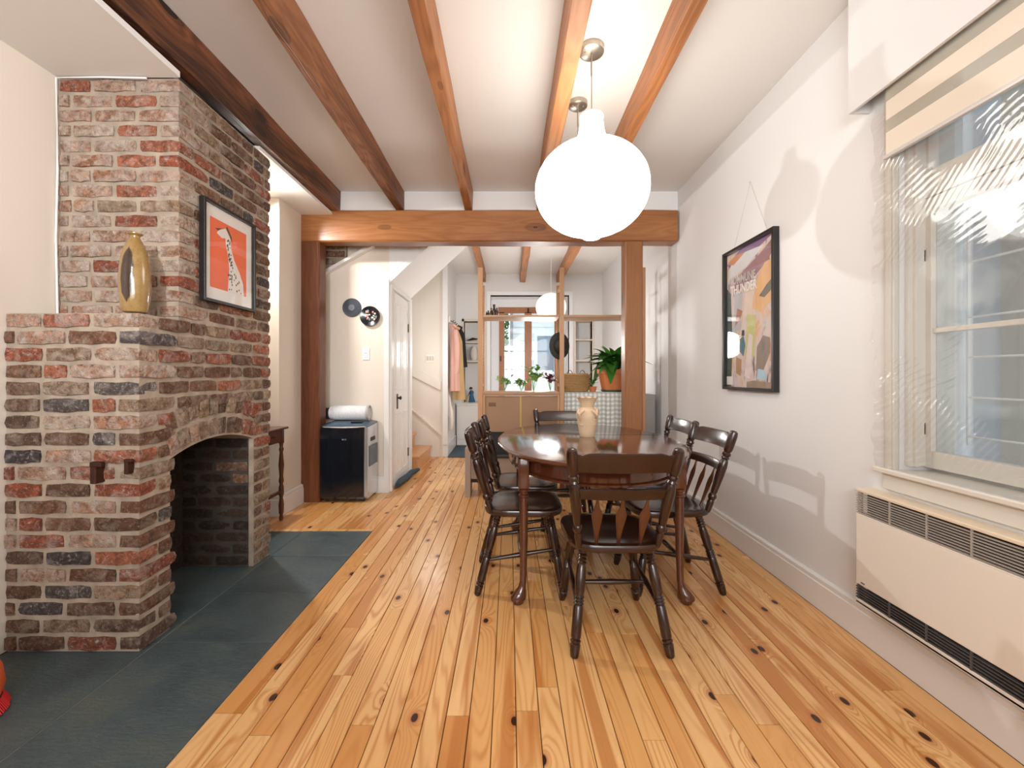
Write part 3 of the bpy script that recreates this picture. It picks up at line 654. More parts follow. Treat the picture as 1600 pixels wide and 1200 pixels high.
# ------------------------------------------------------------ framed giraffe print
gx = XC+.006
gp = thing('framed_print', 'black framed giraffe print on orange ground hanging on the chimney', 'picture', (gx, 2.22, 1.453))
gy0, gy1, gz0, gz1 = 2.015, 2.425, 1.455, 1.945; ft = .026; fw = .014
m = MB()
for a in ((gy0, gy0+fw, gz0, gz1), (gy1-fw, gy1, gz0, gz1), (gy0+fw, gy1-fw, gz1-fw, gz1), (gy0+fw, gy1-fw, gz0, gz0+fw)): m.box(gx, gx+ft, *a, .001)
obj('frame', m, 'black', gp)
obj('mat_board', MB().box(gx+.002, gx+.008, gy0+fw, gy1-fw, gz0+fw, gz1-fw), 'mat', gp)
oy0, oy1, oz0, oz1 = gy0+.062, gy1-.062, gz0+.075, gz1-.072
obj('orange_print', MB().box(gx+.008, gx+.0088, oy0, oy1, oz0, oz1), 'orange_print', gp)
def gq(u, v): return (oy0+u*(oy1-oy0), oz0+v*(oz1-oz0))
gir = [(.46, .0), (.50, .35), (.46, .55), (.40, .70), (.40, .78), (.30, .76), (.17, .80), (.20, .85), (.33, .90), (.40, .93), (.47, .90), (.53, .80), (.55, .66), (.64, .5), (.80, .33), (.90, .18), (.92, 0)]
obj('giraffe', MB().prism([gq(*p) for p in gir], gx+.0088, gx+.0093, 'yz'), 'mat', gp, label='cream giraffe printed with dark spots')
m = MB(); rr = random.Random(3)
for i in range(60):
    v = rr.uniform(.02, .78); c0, c1_ = (.47+(.0), .55+max(0, .5-v)*.75); u = rr.uniform(c0 if v < .6 else .42, c1_ if v < .6 else .52)
    cu, cv = gq(u, v); r1 = rr.uniform(.0028, .0055); m.prism([(cu+r1*math.cos(t), cv+1.3*r1*math.sin(t)) for t in [k*PI/3 for k in range(6)]], gx+.0093, gx+.0096, 'yz')
m.prism([gq(*p) for p in [(.40, .93), (.44, .97), (.56, .84), (.58, .76), (.52, .82)]], gx+.0093, gx+.0096, 'yz'); m.prism([gq(*p) for p in [(.12, .86), (.30, .90), (.2, .84)]], gx+.0093, gx+.0096, 'yz')
obj('giraffe_markings', m, plain('print_brown', (.10, .07, .05), .7), gp)
obj('glazing', MB().box(gx+.018, gx+.019, gy0+fw, gy1-fw, gz0+fw, gz1-fw), 'picglass', gp)
# ------------------------------------------------------------ poster on right wall
px1 = XW-.002; pf = 1.434; py0, py1, pz0, pz1 = 2.332, 2.892, 1.006, 1.911
po = thing('framed_poster', 'large black framed abstract poster hanging on the white right wall', 'picture', (px1, 2.61, pz0))
m = MB(); fw = .018
for a in ((py0, py0+fw, pz0, pz1), (py1-fw, py1, pz0, pz1), (py0+fw, py1-fw, pz1-fw, pz1), (py0+fw, py1-fw, pz0, pz0+fw)): m.box(pf, px1, *a, .001)
obj('frame', m, 'black', po)
px = 1.460
obj('artwork', MB().box(px, px+.006, py0+fw, py1-fw, pz0+fw, pz1-fw), 'painting', po)
def pq(u, v): return (py1-fw-u*(py1-py0-2*fw), pz0+fw+v*(pz1-pz0-2*fw))   # u left to right as seen
patches = [((0, 0), (.10, 0), (.13, .35), (.09, .7), (.0, .75), (.04, .08, .07)), ((.16, .86), (.55, .93), (1, 1), (.3, 1), (.0, .93), (.26, .16, .30)),
 ((.05, .80), (.45, .86), (.8, .95), (.42, .965), (.12, .93), (.03, .88), (.72, .72, .74)), ((.02, .93), (.16, .91), (.42, .965), (.2, .975), (.05, .95), (.66, .26, .10)),
 ((.2, .70), (.55, .75), (.85, .83), (1, .92), (1, .98), (.7, .90), (.35, .83), (.16, .8), (.34, .20, .22)), ((.55, .55), (.75, .50), (1, .6), (1, .84), (.8, .83), (.66, .74), (.76, .46, .24)),
 ((.38, .50), (.56, .52), (.60, .73), (.42, .70), (.74, .60, .50)), ((.42, .2), (.60, .22), (.64, .5), (.46, .52), (.62, .60, .28)), ((.14, .40), (.32, .42), (.36, .70), (.2, .7), (.55, .54, .56)),
 ((.70, .62), (.84, .68), (.97, .72), (.97, .65), (.80, .60), (.18, .17, .13)), ((.3, .26), (.38, .22), (.42, .30), (.38, .37), (.31, .35), (.10, .22, .26)), ((.34, .37), (.40, .37), (.40, .41), (.35, .41), (.03, .04, .06)),
 ((.64, .12), (.76, .1), (.92, .25), (.90, .33), (.78, .35), (.66, .28), (.30, .25, .22)), ((.66, .06), (.84, .05), (.80, .12), (.68, .13), (.45, .66, .78)), ((.45, .04), (.6, .05), (.9, .04), (1, .02), (1, 0), (.45, 0), (.36, .27, .20)),
 ((.40, .08), (.52, .06), (.58, .36), (.50, .38), (.80, .68, .66)), ((.22, .10), (.32, .08), (.34, .2), (.22, .22), (.48, .28, .16)), ((.9, .18), (1, .16), (1, .42), (.93, .4), (.74, .40, .24)), ((.2, .45), (.32, .5), (.36, .55), (.24, .58), (.42, .20, .14))]
mats = []; m = MB()
for i, p in enumerate(patches):
    d = .0005+.00006*i; m.prism([pq(*q) for q in p[:-1]], px-d, px, 'yz', i); mats.append(plain('poster_ink_%d' % i, p[-1], .7, var=.15, vscale=12))
obj('painted_shapes', m, mats, po)
for s, u, v, sz in (('COMMUNE', .07, .765, .062), ('THUNDER', .10, .690, .068)):
    t = textmb(s, sz); a, b_ = pq(u, v)
    xs = [v_[0] for v_ in t.v]; k = .30/(max(xs))
    t.v = [(px-.004+0*z, a-x_*k, b_+y_*1.15-.01*x_/.3) for x_, y_, z in t.v]
    t.v = [(px-.004-(.0006 if i % 2 else 0), y_, z_) for i, (x_, y_, z_) in enumerate(t.v)]
    obj('lettering', t, plain('poster_lettering', (.95, .90, .86), .6), po)
obj('caption_tag', MB().box(px-.003, px, pq(.14, 0)[0], pq(.0, 0)[0], pz0+.03, pz0+.085), 'mat', po, label='small white caption card in the corner')
obj('glazing', MB().box(1.446, 1.447, py0+fw, py1-fw, pz0+fw, pz1-fw), 'picglass', po)
obj('hanging_string', MB().tube([(1.462, 2.80, pz1-.01), (1.466, 2.61, 2.275)], .0008, 5).tube([(1.462, 2.42, pz1-.01), (1.466, 2.61, 2.275)], .0008, 5).lathe([(.003, 0), (.004, .004)], (1.463, 2.61, 2.273), 8), 'gslat', po)
# ------------------------------------------------------------ pendants
def pendant(x, y, prof, cr, mat, label, zt):
    p = thing('pendant_lamp', label, 'lamp', (x, y, prof[0][1]))
    obj('shade', MB().lathe(prof, (x, y, 0), 48, cap=False), mat, p, True, origin=(x, y, prof[0][1]))
    obj('canopy', MB().lathe([(cr*.9, CZ-.030), (cr, CZ-.026), (cr, CZ-.001)], (x, y, 0), 32), 'nickel', p, True)
    for s in (-1, 1): obj('canopy_screw', MB().lathe([(.004, CZ-.035), (.005, CZ-.03)], (x+s*cr*.55, y-.01, 0), 10), 'nickel', p)
    obj('cord', MB().lathe([(.0045, CZ-.14), (.0045, CZ-.03)], (x, y, 0), 10).lathe([(.0022, zt), (.0022, CZ-.13)], (x, y, 0), 8), 'nickel', p)
    return p
big = [(.030, 1.768), (.042, 1.770), (.042, 1.784), (.075, 1.790)]+[(.276*math.sin(t)**.92, 2.008-.222*math.cos(t)) for t in [math.radians(a) for a in range(22, 148, 6)]]+[(.118, 2.212), (.088, 2.238), (.068, 2.268), (.060, 2.305), (.055, 2.345), (.058, 2.362), (.054, 2.368)]
pA = pendant(.402, 2.10, big, .060, 'paper', 'large white paper onion-shaped pendant lamp over the dining table', 2.35)
rb = MB()
for k in range(8):
    a = k*PI/4+.3; pr = [q for q in big[4:-6]]; rb.tube([(.402+(q[0]+.0005)*math.cos(a), 2.10+(q[0]+.0005)*math.sin(a), q[1]) for q in pr], .0009, 4)
obj('shade_seam', rb, plain('paper_seam', (.75, .70, .62), .8), pA)
sm = [(.03, 2.02), (.05, 2.024)]+[(.15*math.sin(t), 2.15-.125*math.cos(t)) for t in [math.radians(a) for a in range(24, 160, 8)]]+[(.04, 2.28), (.038, 2.33)]
pendant(.402, 2.52, sm, .055, 'paper2', 'second paper pendant lamp, almost hidden behind the large one', 2.31)
gl = [(.03, 1.80)]+[(.20*math.sin(t), 1.985-.185*math.cos(t)) for t in [math.radians(a) for a in range(12, 170, 8)]]+[(.03, 2.168)]
p = thing('globe_pendant', 'round paper globe pendant lamp in the rear room', 'lamp', (.543, 5.60, 1.8))
obj('shade', MB().lathe(gl, (.543, 5.60, 0), 36, cap=False), 'paper3', p, True); obj('cord', MB().lathe([(.003, 2.16), (.003, CZ)], (.543, 5.60, 0), 8), 'plastic', p)
# ceiling downlight in alcove
dl = thing('ceiling_downlight', 'recessed white downlight in the alcove ceiling behind the chimney', 'lamp', (-1.93, 3.10, 2.46))
obj('trim_ring', MB().lathe([(.05, 2.468), (.075, 2.472), (.075, 2.484), (.05, 2.484)], (-1.93, 3.10, 0), 28, cap=False), 'plastic', dl, True)
obj('lens', MB().lathe([(.001, 2.474), (.05, 2.474), (.05, 2.480)], (-1.93, 3.10, 0), 24), emis('lit_lens', (1, .98, .95), 12), dl)
# ------------------------------------------------------------ right window
w1 = struct('window_1', MB().box(1.60, 1.635, WY0, WY1, .743, .760), 'sash')
m = MB()
SX0, SX1 = 1.552, 1.592; G0, G1 = .52, 1.578
m.box(SX0, SX1, G1, WY1-.002, .757, 1.754, .002); m.box(SX0, SX1, WY0, G0, .757, 1.754, .002)
m.box(SX0, SX1, G0, G1, .757, .819, .002); m.box(SX0, SX1, G0, G1, 1.706, 1.754, .002); m.box(SX0+.004, SX1-.004, G0, G1, 1.254, 1.272, .002)
obj('window_sash', m, 'sash', w1)
obj('window_frame', MB().box(SX0-.004, SX1+.05, WY0, WY1, 1.757, 1.855, .002).box(SX0+.002, SX1+.05, G1+.012, WY1, 1.855, 2.30).box(SX0+.002, SX1+.05, 1.18, 1.21, 1.855, 2.30).box(XW+.02, 1.66, WY1-.018, WY1-.001, .76, 2.3).box(XW+.035, XW+.048, WY1-.03, WY1-.015, .76, 2.3), 'sash', w1)
obj('glass_pane', MB().box(1.57, 1.572, G0, G1, .82, 1.254), 'glass', w1); obj('glass_pane', MB().box(1.57, 1.572, G0, G1, 1.272, 1.706), 'glass', w1)
obj('glass_pane', MB().box(1.58, 1.582, WY0, G1, 1.855, 2.3), 'glass', w1)
for z in (1.545, .90): obj('hinge', MB().box(SX0-.006, SX0+.002, WY1-.018, WY1-.004, z-.022, z+.022, .001), 'sash', w1)
obj('window_stool', MB().box(1.428, 1.60, WY0-.05, 1.690, .724, .743, .004), 'sash', w1); obj('window_apron', MB().box(1.452, 1.47, WY0-.05, 1.672, .660, .724, .003), 'sash', w1)
m = MB(); m.box(1.452, 1.47, WY1+.002, 1.664, .743, 2.25, .003); m.box(1.445, 1.453, 1.628, 1.650, .743, 2.25, .002); m.box(1.452, 1.47, WY0-.05, WY0, .743, 2.25, .003)
obj('window_casing', m, 'sash', w1)
# plastic film as a gently puckered sheet
ny, nz = 90, 110; vs = []; fs = []; rr = random.Random(5)
fy0, fy1, fz0, fz1 = .50, 1.700, .735, 2.20
for i in range(ny+1):
    for j in range(nz+1):
        y = fy0+(fy1-fy0)*i/ny; z = fz0+(fz1-fz0)*j/nz
        e = max(0, 1-min(fy1-y, z-fz0)/.10); u = (y-.9)*.75+(z-1.4)
        vs.append((1.4415-.0018*e*math.sin(z*95+y*20)*(1 if fy1-y < .12 else 0)-.0015*math.sin(u*38)*math.exp(-((y-1.25)**2+(z-1.62)**2)/.05), y+(.008*math.sin(z*31)+.005*math.sin(z*67))*(1 if i == ny else 0), z))
for i in range(ny):
    for j in range(nz): a = i*(nz+1)+j; fs.append((a, a+1, a+nz+2, a+nz+1))
m = MB(); m.add(vs, fs)
obj('insulating_film', m, 'film', None, True, 'crinkled clear plastic film stretched over the right window', 'window film', origin=(1.44, 1.1, .735))
# security bars outside
bars = thing('window_bars', 'thin white horizontal bars outside the right window', 'window bars', (1.70, 1.1, .87))
for z in (.873, 1.017, 1.166, 1.313, 1.517, 1.66): obj('bar', MB().tube([(1.70, .3, z), (1.70, 1.588, z)], .0042, 6), 'plastic', bars)
obj('bar_bracket', MB().box(1.695, 1.705, 1.585, 1.592, .84, 1.72), 'plastic', bars)
# valance box (open underneath)
m = MB(); m.box(1.388, 1.400, -.2, 1.757, 2.167, CZ); m.box(1.400, XW, 1.745, 1.757, 2.167, CZ); m.box(1.40, XW, -.2, 1.745, 2.28, 2.30)
struct('trim_9', m, 'white')
# zebra blind
bl = thing('zebra_blind', 'cream roller blind of alternating opaque and sheer bands in right window', 'blind', (1.425, 1.0, 1.92))
by0, by1 = .42, 1.622
for z0, z1, mt, nm in ((1.925, 2.015, 'blind', 'opaque_band'), (2.015, 2.062, 'sheer', 'sheer_band'), (2.062, 2.132, 'blind', 'opaque_band'), (2.132, 2.180, 'sheer', 'sheer_band'), (2.18, 2.25, 'blind', 'opaque_band')):
    obj(nm, MB().box(1.424, 1.4255, by0, by1, z0, z1), mt, bl)
obj('bottom_rail', MB().box(1.416, 1.434, by0, by1+.006, 1.915, 1.931, .004), 'rail', bl, True)
obj('roller_tube', MB().tube([(1.434, by0, 2.245), (1.434, by1, 2.245)], .022, 16), 'blind', bl, True)
# ------------------------------------------------------------ wall heater
ht = thing('wall_heater', 'long beige wall heater with dark grilles under the right window', 'heater', (1.43, 1.1, .186))
hx, hy0, hy1, hz0, hz1 = 1.400, .30, 1.733, .186, .643
m = MB(); m.box(hx, XW-.001, hy0, hy1, .540, .546); m.box(hx, hx+.012, hy0, hy1, .262, .540, .003); m.box(hx, hx+.012, hy0, hy1, hz0, .204, .002); m.box(hx, hx+.06, hy0, hy1, hz0, hz0+.008)
m.box(hx+.014, hx+.02, hy1-.012, hy1, hz0, hz1-.01)
obj('front_panel', m, 'heater', ht)
obj('top_panel', MB().box(hx-.002, XW-.001, hy0, hy1+.002, .632, .645, .003), 'heater_top', ht)
obj('inner_cavity', MB().box(hx+.030, XW-.002, hy0, hy1-.02, hz0+.01, .63), 'slot', ht)
for k in range(9):
    z = .548+k*.0092; obj('slat', MB().add([(hx, hy0, z), (hx, hy1, z), (hx+.007, hy1, z+.0012), (hx+.007, hy0, z+.0012), (hx, hy0, z+.0024), (hx, hy1, z+.0024), (hx+.007, hy1, z+.0034), (hx+.007, hy0, z+.0034)], [(0, 1, 2, 3), (7, 6, 5, 4), (0, 4, 5, 1), (1, 5, 6, 2), (2, 6, 7, 3), (3, 7, 4, 0)]), 'gslat', ht)
for k in range(5): obj('lower_slat', MB().box(hx, hx+.014, hy0, hy1, .207+k*.0105, .2105+k*.0105), 'gslat2', ht)
yy = 1.722
while yy > hy0:
    obj('grille_divider', MB().box(hx-.001, hx+.006, yy-.0015, yy+.0015, .547, .632), 'gslat', ht); obj('grille_divider', MB().box(hx-.001, hx+.004, yy-.003, yy+.003, .205, .262), 'gslat2', ht); yy -= .1405
obj('maker_badge', MB().box(hx-.001, hx, 1.690, 1.708, .272, .276), 'slot', ht)
obj('wall_outlet', MB().box(XW-.006, XW-.001, 3.05, 3.12, .20, .31, .002), 'plastic', None, False, 'white wall outlet low on the right wall behind the chairs', 'outlet')
# ------------------------------------------------------------ dining table
tx, ty, ta, tb, th = .447, 2.52, .515, .765, .728
dt = thing('dining_table', 'oval dark cherry dining table with turned legs and pad feet', 'table', (tx, ty, 0))
def oval(a, b, z, n=72, e=2.15):
    out = []
    for k in range(n):
        t = 2*PI*k/n; c, s = math.cos(t), math.sin(t)
        out.append((tx+a*math.copysign(abs(c)**(2/e), c), ty+b*math.copysign(abs(s)**(2/e), s), z))
    return out
def stack(rings, cap0=True, cap1=True):
    n = len(rings[0]); m = MB(); vs = [v for r_ in rings for v in r_]; fs = []
    for i in range(len(rings)-1):
        for k in range(n): fs.append((i*n+k, i*n+(k+1) % n, (i+1)*n+(k+1) % n, (i+1)*n+k))
    if cap0: fs.append(tuple(range(n-1, -1, -1)))
    if cap1: fs.append(tuple((len(rings)-1)*n+k for k in range(n)))
    return m.add(vs, fs)
# two leaves split by a seam across the table
top = stack([oval(ta-.035, tb-.035, th-.028), oval(ta-.018, tb-.018, th-.024), oval(ta-.004, tb-.004, th-.014), oval(ta, tb, th-.008), oval(ta-.006, tb-.006, th-.002), oval(ta-.014, tb-.014, th)])
obj('tabletop', top, 'table', dt, True)
obj('leaf_seam', MB().box(tx-ta+.02, tx+ta-.02, ty+.150, ty+.1515, th-.001, th+.0004), 'chair', dt)
obj('apron', stack([oval(ta-.075, tb-.075, th-.110), oval(ta-.065, tb-.065, th-.108), oval(ta-.065, tb-.065, th-.098), oval(ta-.078, tb-.078, th-.092), oval(ta-.078, tb-.078, th-.026)]), 'table', dt, True)
for sx in (-1, 1):
    for sy in (-1, 1):
        lx, ly = tx+sx*.378, ty+sy*(.475)-.0+(.04 if sy > 0 else .035)
        m = MB(); m.box(lx-.026, lx+.026, ly-.026, ly+.026, th-.175, th-.03, .005)
        m.lathe([(.022, th-.176), (.027, th-.180), (.027, th-.188), (.018, th-.194), (.018, th-.202), (.025, th-.208), (.025, th-.216), (.019, th-.222), (.021, th-.23)][::-1], (lx, ly, 0), 16)
        secs = []; zs = [(.505, .021, 0, 0), (.40, .021, 0, 0), (.28, .0195, 0, 0), (.16, .017, .002, 0), (.10, .0165, .004, 0), (.075, .019, .010, 0), (.055, .026, .020, .2), (.036, .031, .028, .3), (.022, .030, .030, .3), (.018, .026, .030, .2), (.012, .025, .030, .2), (.004, .023, .030, .2), (0, .020, .030, .1)]
        dv = Vector((sx, sy*.55, 0)).normalized()
        for z, r, off, el in zs:
            c = Vector((lx, ly, z))+dv*off; pts = []
            for k in range(14):
                t = 2*PI*k/14; p_ = Vector((math.cos(t), math.sin(t), 0))*r; p_ += dv*(p_.dot(dv))*el; pts.append(tuple(c+p_))
            secs.append(pts)
        m.sweep(secs); obj('leg', m, 'table', dt, True)
# clay face vase
cv = thing('clay_vase', 'sandy clay vase with a scalloped rim and modelled faces, on the table', 'vase', (.472, 2.60, th))
pr = [(.043, 0), (.046, .004), (.050, .03), (.057, .07), (.064, .11), (.067, .14), (.062, .158), (.044, .168), (.038, .178), (.041, .192), (.050, .215), (.061, .233), (.066, .238), (.060, .234), (.046, .212), (.036, .19)]
cvx, cvy = .472, 2.60
obj('body', MB().lathe(pr, (cvx, cvy, th), 48, fn=lambda r, z, a: (r+(.004*math.cos(10*a) if z > .225 else 0), z+(.0035*math.cos(10*a) if z > .225 else 0))), 'clay', cv, True)
for k in range(4):
    a = -PI/2+(k-.5)*PI/2*.9-.1; d = Vector((math.cos(a), math.sin(a), 0)); c = Vector((cvx, cvy, th)); t_ = Vector((-d.y, d.x, 0))
    m = MB(); m.tube([c+d*.055+Vector((0, 0, .163))-t_*.02, c+d*.074+Vector((0, 0, .150))-t_*.008, c+d*.078+Vector((0, 0, .135)), c+d*.070+Vector((0, 0, .115))+t_*.002, c+d*.060+Vector((0, 0, .095))], [.008, .010, .009, .007, .004], 8)
    m.tube([c+d*.056+Vector((0, 0, .163))+t_*.02, c+d*.073+Vector((0, 0, .150))+t_*.008, c+d*.077+Vector((0, 0, .136))], [.008, .009, .006], 8)
    m.tube([c+d*.056+Vector((0, 0, .075))-t_*.012, c+d*.060+Vector((0, 0, .073)), c+d*.056+Vector((0, 0, .075))+t_*.012], .003, 6)
    obj('modelled_face', m, 'clay', cv, True)
# ------------------------------------------------------------ chairs
def make_chair():
    t = thing('dining_chair', 'x', 'chair')
    # seat
    def ol(s, z, n=48):
        out = []
        for k in range(n):
            a = 2*PI*k/n; c, si = math.cos(a), math.sin(a); y = .205*math.copysign(abs(si)**.5, si); x_ = .200*math.copysign(abs(c)**.5, c)*(1+.22*y)
            if y < 0: y *= 1-.10*(1-(abs(x_)/.2)**2)*0
            out.append((x_*s, y*s, z))
        return out
    rings = [ol(.30, .386), ol(.93, .386), ol(.985, .393), ol(1, .403), ol(1, .412), ol(.985, .420), ol(.95, .423), ol(.80, .419), ol(.6, .413), ol(.35, .410), ol(.1, .412)]
    obj('seat', stack(rings), 'chair', t, True, origin=(0, 0, .386))
    legp = [(0, .0135), (.015, .0165), (.06, .019), (.115, .021), (.125, .017), (.135, .0205), (.15, .0215), (.16, .0165), (.17, .019), (.19, .0205), (.30, .0205), (.44, .0195), (.46, .0165), (.47, .0215), (.49, .0165), (.50, .0215), (.52, .0165), (.53, .0215), (.55, .017), (.58, .020), (.70, .0215), (.80, .019), (.83, .016), (.845, .0205), (.865, .016), (.88, .0205), (.90, .016), (.915, .0205), (.935, .016), (.95, .019), (1, .017)]
    ft_ = {}
    for sx in (-1, 1):
        for nm, pt, pb in (('f', (sx*.135, .125, .392), (sx*.182, .198, 0)), ('r', (sx*.135, -.130, .392), (sx*.188, -.236, 0))):
            obj('leg', MB().turn(pb, pt, legp), 'chair', t, True); ft_[(nm, sx)] = (Vector(pb), Vector(pt))
    def at(nm, sx, z): a, b_ = ft_[(nm, sx)]; return a+(b_-a)*(z/b_.z)
    sp = [(0, .006), (.1, .0085), (.35, .0105), (.5, .013), (.65, .0105), (.9, .0085), (1, .006)]
    for sx in (-1, 1): obj('stretcher', MB().turn(at('r', sx, .165), at('f', sx, .215), sp, 10), 'chair', t, True)
    a = (at('r', -1, .165)+at('f', -1, .215))/2; b_ = (at('r', 1, .165)+at('f', 1, .215))/2
    obj('stretcher', MB().turn(a, b_, sp, 10), 'chair', t, True)
    obj('stretcher', MB().turn(at('f', -1, .275), at('f', 1, .275), sp, 10), 'chair', t, True)
    # posts
    B = {s: Vector((s*.158, -.168, .408)) for s in (-1, 1)}; T = {s: Vector((s*.205, -.282, .822)) for s in (-1, 1)}
    pp = [(0, .012), (.03, .0145), (.12, .0165), (.15, .0135), (.165, .018), (.19, .0205), (.215, .018), (.23, .0135), (.26, .016), (.42, .0205), (.56, .0225), (.63, .019), (.655, .0145), (.67, .0195), (.69, .0145), (.70, .020), (.725, .0205), (.74, .015), (.755, .0185), (.78, .021), (.86, .0225), (.94, .0225), (.985, .019), (1, .010)]
    for s in (-1, 1): obj('back_post', MB().turn(B[s], T[s], pp, 16), 'chair', t, True)
    def pst(s, z): return B[s]+(T[s]-B[s])*((z-.408)/(.822-.408))
    def rail(nm, zb, zt, bow, th_, top=None):
        secs = []; n = 22
        for i in range(n+1):
            u = -1+2*i/n; zt2 = zt+(top(u) if top else 0); lo, hi = [], []
            c = []
            for z, dy in ((zb, -th_), (zb, th_), (zt2, th_), (zt2, -th_)):
                a_, b2 = pst(-1, z), pst(1, z); p_ = a_+(b2-a_)*((u*.985+1)/2); c.append((p_.x, p_.y-bow*(1-u*u)+dy, p_.z))
            e = .0035
            q = [Vector(k) for k in c]
            c = [q[0]+Vector((0, e, 0)), q[1]-Vector((0, e, 0)), q[1]+Vector((0, 0, e)), q[2]-Vector((0, 0, e)), q[2]-Vector((0, e, 0)), q[3]+Vector((0, e, 0)), q[3]-Vector((0, 0, e)), q[0]+Vector((0, 0, e))]
            secs.append([tuple(k) for k in c])
        return obj(nm, MB().sweep(secs), 'chair', t, True)
    rail('crest_rail', .727, .806, .026, .0095, lambda u: (0 if abs(u) < .70 else -.010*min(1, (abs(u)-.70)/.08))+(.004 if .86 < abs(u) else 0))
    rail('mid_rail', .615, .662, .022, .0085, lambda u: -.004*abs(u))
    for i in (-1, 0, 1):
        z0, z1 = .410, .618; xb, xt = i*.088, i*.098; m = MB()
        prof = [(0, .0065), (.12, .008), (.32, .013), (.52, .0195), (.66, .0225), (.74, .0185), (.82, .011), (.90, .0075), (1, .0055)]
        y0 = -.165; y1 = (pst(-1, z1).y)-.021*(1-(i*.5)**2)
        secs = []
        for tt, wd in prof:
            c = Vector((xb+(xt-xb)*tt, y0+(y1-y0)*tt, z0+(z1-z0)*tt)); th2 = .0065-.001*tt
            secs.append([tuple(c+Vector((wd*math.cos(k*PI/5)*1.0, th2*math.sin(k*PI/5)*1.1, 0))) for k in range(10)])
        obj('arrow_spindle', m.sweep(secs), 'spindle', t, True)
    return t
c0 = make_chair()
CH = [(.440, 1.905, 0, 'dark wooden arrow-back dining chair nearest the camera, back turned to it', 'near'),
      (.072, 2.335, -PI/2+.01, 'dark wooden arrow-back chair at left side of table, nearer the camera'),
      (.100, 2.797, -PI/2, 'dark wooden arrow-back chair at left side of table, farther one by the bench'),
      (.415, 3.215, PI, 'dark wooden chair at the far end of the table facing the camera'),
      (.828, 2.325, PI/2+.05, 'dark wooden arrow-back chair at right side of table, nearer the camera'),
      (.848, 2.795, PI/2, 'dark wooden arrow-back chair at right side of table, farther one near the post')]
for i, c in enumerate(CH):
    o = c0 if i == 0 else copy_tree(c0)
    o.location = (c[0], c[1], 0); o.rotation_euler = (0, 0, c[2]); o['label'] = c[3]; o['group'] = 'chairs around the oval table'
# ------------------------------------------------------------ air conditioner and hose
ac = thing('portable_air_conditioner', 'black portable air conditioner with blue-grey top beside the left post', 'air conditioner', (-1.425, 3.84, 0))
ax0, ax1, ay0, ay1 = -1.636, -1.222, 3.690, 3.985
pf_ = [(ay0+.012, .03), (ay0, .05), (ay0+.002, .55), (ay0+.010, .648), (ay1, .648), (ay1, .03)]
obj('body', MB().prism(pf_, ax0+.004, ax1-.03, 'yz').box(ax0+.03, ax1-.05, ay0+.03, ay1-.02, .012, .035), 'blackgloss', ac)
obj('side_panel', MB().prism([(ay0+.03, .03), (ay0+.014, .05), (ay0+.02, .648), (ay1, .660), (ay1, .03)], ax1-.032, ax1-.004, 'yz'), 'silver', ac, label='silver side panel')
obj('side_grille', MB().box(ax1-.005, ax1+.002, ay0+.06, ay1-.02, .30, .48), 'acgrey', ac)
obj('side_handle', MB().box(ax1-.006, ax1+.001, ay0+.10, ay1-.08, .515, .55, .003), 'slot', ac)
m = MB().sweep([[(x_, ay0+.004+dx, .650), (x_, ay1, .650), (x_, ay1, .688-dz), (x_, ay1-.14, .684-dz), (x_, ay0+.03+dx, .668-dz), (x_, ay0+.008+dx, .656)] for x_, dx, dz in ((ax0+.006, .03, .012), (ax0+.05, .006, 0), (ax1-.07, .006, 0), (ax1-.006, .03, .014))])
obj('top_cover', m, 'acgrey', ac)
obj('silver_lip', MB().tube([(ax0+.03, ay0+.012, .650), (ax0+.10, ay0-.002, .649), (-1.43, ay0-.006, .647), (ax1-.10, ay0-.002, .649), (ax1-.02, ay0+.012, .654)], .0045, 6), 'silver', ac)
obj('control_panel', MB().box(-1.40, -1.30, ay0+.09, ay0+.14, .678, .688, .002), 'blackgloss', ac)
obj('badge', MB().lathe([(.0065, 0), (.0065, .002)], mat=Matrix.Rotation(PI/2, 4, 'X'), c=(-1.435, ay0, .545), seg=16), 'silver', ac)
for dx, s in ((.010, .014),): 
    t = textmb('LG', .018); t.v = [(-1.435+.010+x_, ay0-.0016+z, .539+y_) for x_, y_, z in t.v]; obj('badge_lettering', t, 'silver', ac)
for sx in (ax0+.05, ax1-.05):
    for sy in (ay0+.05, ay1-.05): obj('caster', MB().turn((sx-.01, sy, .013), (sx+.01, sy, .013), [(0, .012), (1, .012)], 12), 'slot', ac)
hs = thing('exhaust_hose', 'collapsed white ribbed hose lying on top of the air conditioner', 'hose', (-1.47, 3.92, .69))
prh = []
for k in range(70):
    t = k/69; prh.append((t, .064+(.003 if k % 2 else -.001)-(.012*max(0, .12-t)/.12)))
obj('duct', MB().turn((-1.632, 3.915, .757), (-1.285, 3.905, .757), prh, 28), 'hose', hs, True)
obj('end_ring', MB().turn((-1.290, 3.905, .757), (-1.272, 3.905, .757), [(0, .064), (0, .069), (1, .069), (1, .058), (.2, .056)], 28), plain('grey_ring', (.42, .40, .37), .5), hs, True)
obj('window_adapter', MB().box(-1.70, -1.636, 3.90, 3.96, .70, .80, .01), 'slot', hs, label='black plastic adapter at the hose end')
